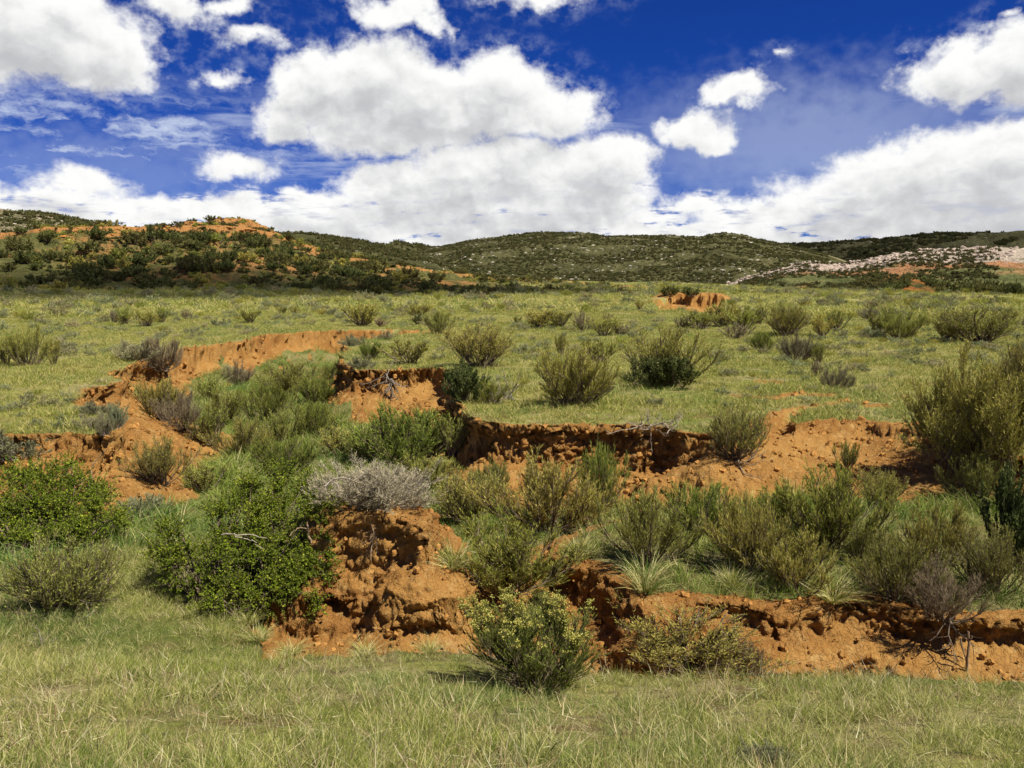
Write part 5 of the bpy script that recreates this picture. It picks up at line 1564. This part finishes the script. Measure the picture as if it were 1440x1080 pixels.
def hill_scatter(name, label, key, kinds, n, px0, px1, t0, t1, s0, s1, aspect, seed, sink=.25):
    r = np.random.default_rng(seed)
    V, tt = HILLS[key]
    az = np.arctan2(V[:, 0, 0], V[:, 0, 1])
    i = np.interp(np.interp(r.uniform(px0, px1, n), [-400, 1800], [hit_col(-400), hit_col(1800)]), az, np.arange(len(az)))
    j = np.interp(r.uniform(t0, t1, n), tt[0], np.arange(tt.shape[1]))
    a, b = np.floor(i).astype(int).clip(0, V.shape[0] - 2), np.floor(j).astype(int).clip(0, V.shape[1] - 2)
    u, v = (i - a)[:, None], (j - b)[:, None]
    P = (V[a, b] * (1 - u) + V[a + 1, b] * u) * (1 - v) + (V[a, b + 1] * (1 - u) + V[a + 1, b + 1] * u) * v
    s = r.uniform(s0, s1, n) * r.uniform(.6, 1, n)
    keep = fbm2(P[:, 0] / (s1 * 14), P[:, 1] / (s1 * 14), 3, off=float(seed)) > -.22
    P, s = P[keep], s[keep]
    P = P - np.stack([0 * s, 0 * s, s * aspect * sink], -1)
    S_ = np.stack([s, s, s * aspect * r.uniform(.7, 1.3, len(s))], -1)
    turn = np.stack([0 * s, 0 * s, r.uniform(0, 6.28, len(s))], -1)
    return scatter(name, label, kinds, P, S_, turn, seed)


def scrub_blob(seed, mat):
    d = shrub(seed, n_main=8, n_sec=4, n_twig=3, n_leaf=3, spread=76, up=.4, leaf=(.24, .15), lspread=.8, st=(.1, .9), inner=.08)
    v, q, t = d['foliage']
    return mesh_from('scrub_blob', v, q, dict(tint=t), [mat])


M_FARSCRUB = mat_leaf('far_scrub_leaf', (0.098, 0.096, 0.040), (0.175, 0.168, 0.070), (0.26, 0.24, 0.11), trans=.15)
blob = [scrub_blob(300 + i, M_FARSCRUB) for i in range(4)]
pblob = [scrub_blob(310 + i, M_RABBIT) for i in range(2)]
hill_scatter('granite_hill_scrub', 'dark scrub mottling the granite hillside', 'granite', blob, 17000, 560, 1240, 0, 1.02, .8, 1.9, .6, 11)
hill_scatter('granite_hill_stones', 'small pale stones strewn over the granite hillside', 'granite', granite, 1700, 560, 1200, .02, 1.0, .7, 2.6, .7, 12)
hill_scatter('mid_hill_scrub', 'dark scrub on the olive hill behind the red hill', 'mid', blob, 3000, 300, 690, 0, 1.02, 1.4, 3.0, .7, 13)
hill_scatter('mid_hill_stones', 'pale stones on the olive hill behind the red hill', 'mid', granite, 700, 400, 690, .05, .8, .8, 2.4, .7, 14)
hill_scatter('pale_hill_scrub', 'scrub on the pale stony hill', 'pale', blob, 2600, -80, 260, 0, 1.02, 1.2, 2.6, .7, 15)
hill_scatter('pale_hill_stones', 'pale stones on the stony hill', 'pale', granite, 1600, -80, 260, .1, 1.0, .6, 1.8, .7, 16)
hill_scatter('saddle_scrub', 'scrub on the small hill in the saddle', 'saddle', blob, 900, 480, 680, 0, 1.02, 2.5, 5, .7, 17)
hill_scatter('far_ridge_scrub', 'scrub on the long dark ridge', 'dark', blob, 5000, 1050, 1500, 0, 1.02, 2.5, 6, .6, 18)
hill_scatter('far_ridge_stones', 'stones on the long dark ridge', 'dark', granite, 500, 1060, 1480, .1, .98, 1.5, 4.5, .6, 19)
hill_scatter('ridge_rubble', 'broken pale rock covering the rocky ridge', 'ridge', ridger, 8000, 985, 1480, .42, 1.04, .3, 1.9, .9, 20, .4)
hill_scatter('ridge_scrub', 'dark scrub between the rocks of the ridge', 'ridge', blob, 3800, 985, 1480, 0, .80, .6, 1.5, .65, 21)
hill_scatter('mound_scrub', 'dark scrub on the low mound', 'mound', blob, 700, 1162, 1348, 0, 1.0, .8, 1.7, .65, 22)
hill_scatter('red_hill_scrub', 'low scrub between the shrubs of the red hill', 'redhill', blob, 2400, -30, 930, .0, .72, .4, 1.0, .6, 23)
hill_scatter('red_hill_pale_scrub', 'pale dry scrub between the shrubs of the red hill', 'redhill', pblob, 1500, -30, 930, .05, .98, .3, .8, .6, 24)
hill_scatter('red_hill_rubble', 'red rubble below the ledges of the red hill', 'redhill', redr, 2200, 0, 440, .42, 1.0, .25, .9, .5, 25)

# crumbled earth at the feet of the gully walls
rc = np.random.default_rng(123)
x, y, rr_ = sector(26000, 5.5, 30, rc, power=1.2)
z, g, info = terrain(x, y, True)
ok = (info['dirt'] > .6) & (g < .3)
x, y, z = x[ok], y[ok], z[ok]
s = (rc.uniform(.15, 1, len(x)) ** 3) * .085 * np.clip(np.hypot(x, y) / 9, .7, 1.6) + .008
scatter('earth_clods', 'crumbled red clods on the gully slopes', clod, np.stack([x, y, z - .1 * s], -1), np.stack([s, s, s], -1), rc.uniform(0, 6.28, (len(x), 3)), 3)


# ------------------------------------------------------------------ clouds overhead, above the frame, that lay shade on the hills
def cloud(loc, ax, ay, az_, rot, seed, rag=1.0):
    m = bpy.data.materials.get('cloud_white')
    if m is None:
        m, N = new_mat('cloud_white')
        d = N.n('ShaderNodeBsdfDiffuse'); d.inputs[0].default_value = (.9, .9, .9, 1)
        tp = N.n('ShaderNodeBsdfTransparent'); mx = N.n('ShaderNodeMixShader'); mx.inputs[0].default_value = .55   # thin fair-weather cloud lets part of the sun through
        N.put(mx.inputs[1], d.outputs[0]); N.put(mx.inputs[2], tp.outputs[0])
        N.put(N.n('ShaderNodeOutputMaterial').inputs[0], mx.outputs[0])
    u = np.linspace(0, 2 * np.pi, 97)[:-1]; v = np.linspace(.02, np.pi - .02, 48)
    U, W = np.meshgrid(u, v, indexing='ij')
    d = np.stack([np.cos(U) * np.sin(W), np.sin(U) * np.sin(W), np.cos(W)], -1)
    nz = sum(vn3(d[..., 0] * f + seed, d[..., 1] * f + seed, d[..., 2] * f + seed) * a for f, a in ((2, .22), (4, .14), (9, .08), (18, .04)))
    V = d * (1 + rag * nz)[..., None] * [ax, ay, az_]
    V[..., 2] = np.where(V[..., 2] < 0, V[..., 2] * .4, V[..., 2])
    i = np.arange(96)[:, None]; j = np.arange(47)[None]
    Q = np.stack([i * 48 + j, i * 48 + j + 1, ((i + 1) % 96) * 48 + j + 1, ((i + 1) % 96) * 48 + j], -1).reshape(-1, 4)
    return link('cloud', mesh_from('cloud', V.reshape(-1, 3), Q, None, [m], smooth=True), loc=loc, rot=(0, 0, rot), kind='stuff', label='white cumulus cloud overhead')


def over(x, y, zc):
    return (x + zc * SUN[0] / SUN[2], y + zc * SUN[1] / SUN[2], zc)


cloud(over(-31, 71, 620), 38, 9.0, 6, math.radians(17), 3.0, 1.7)
cloud(over(420, 760, 420), 300, 190, 60, math.radians(-20), 9.0)
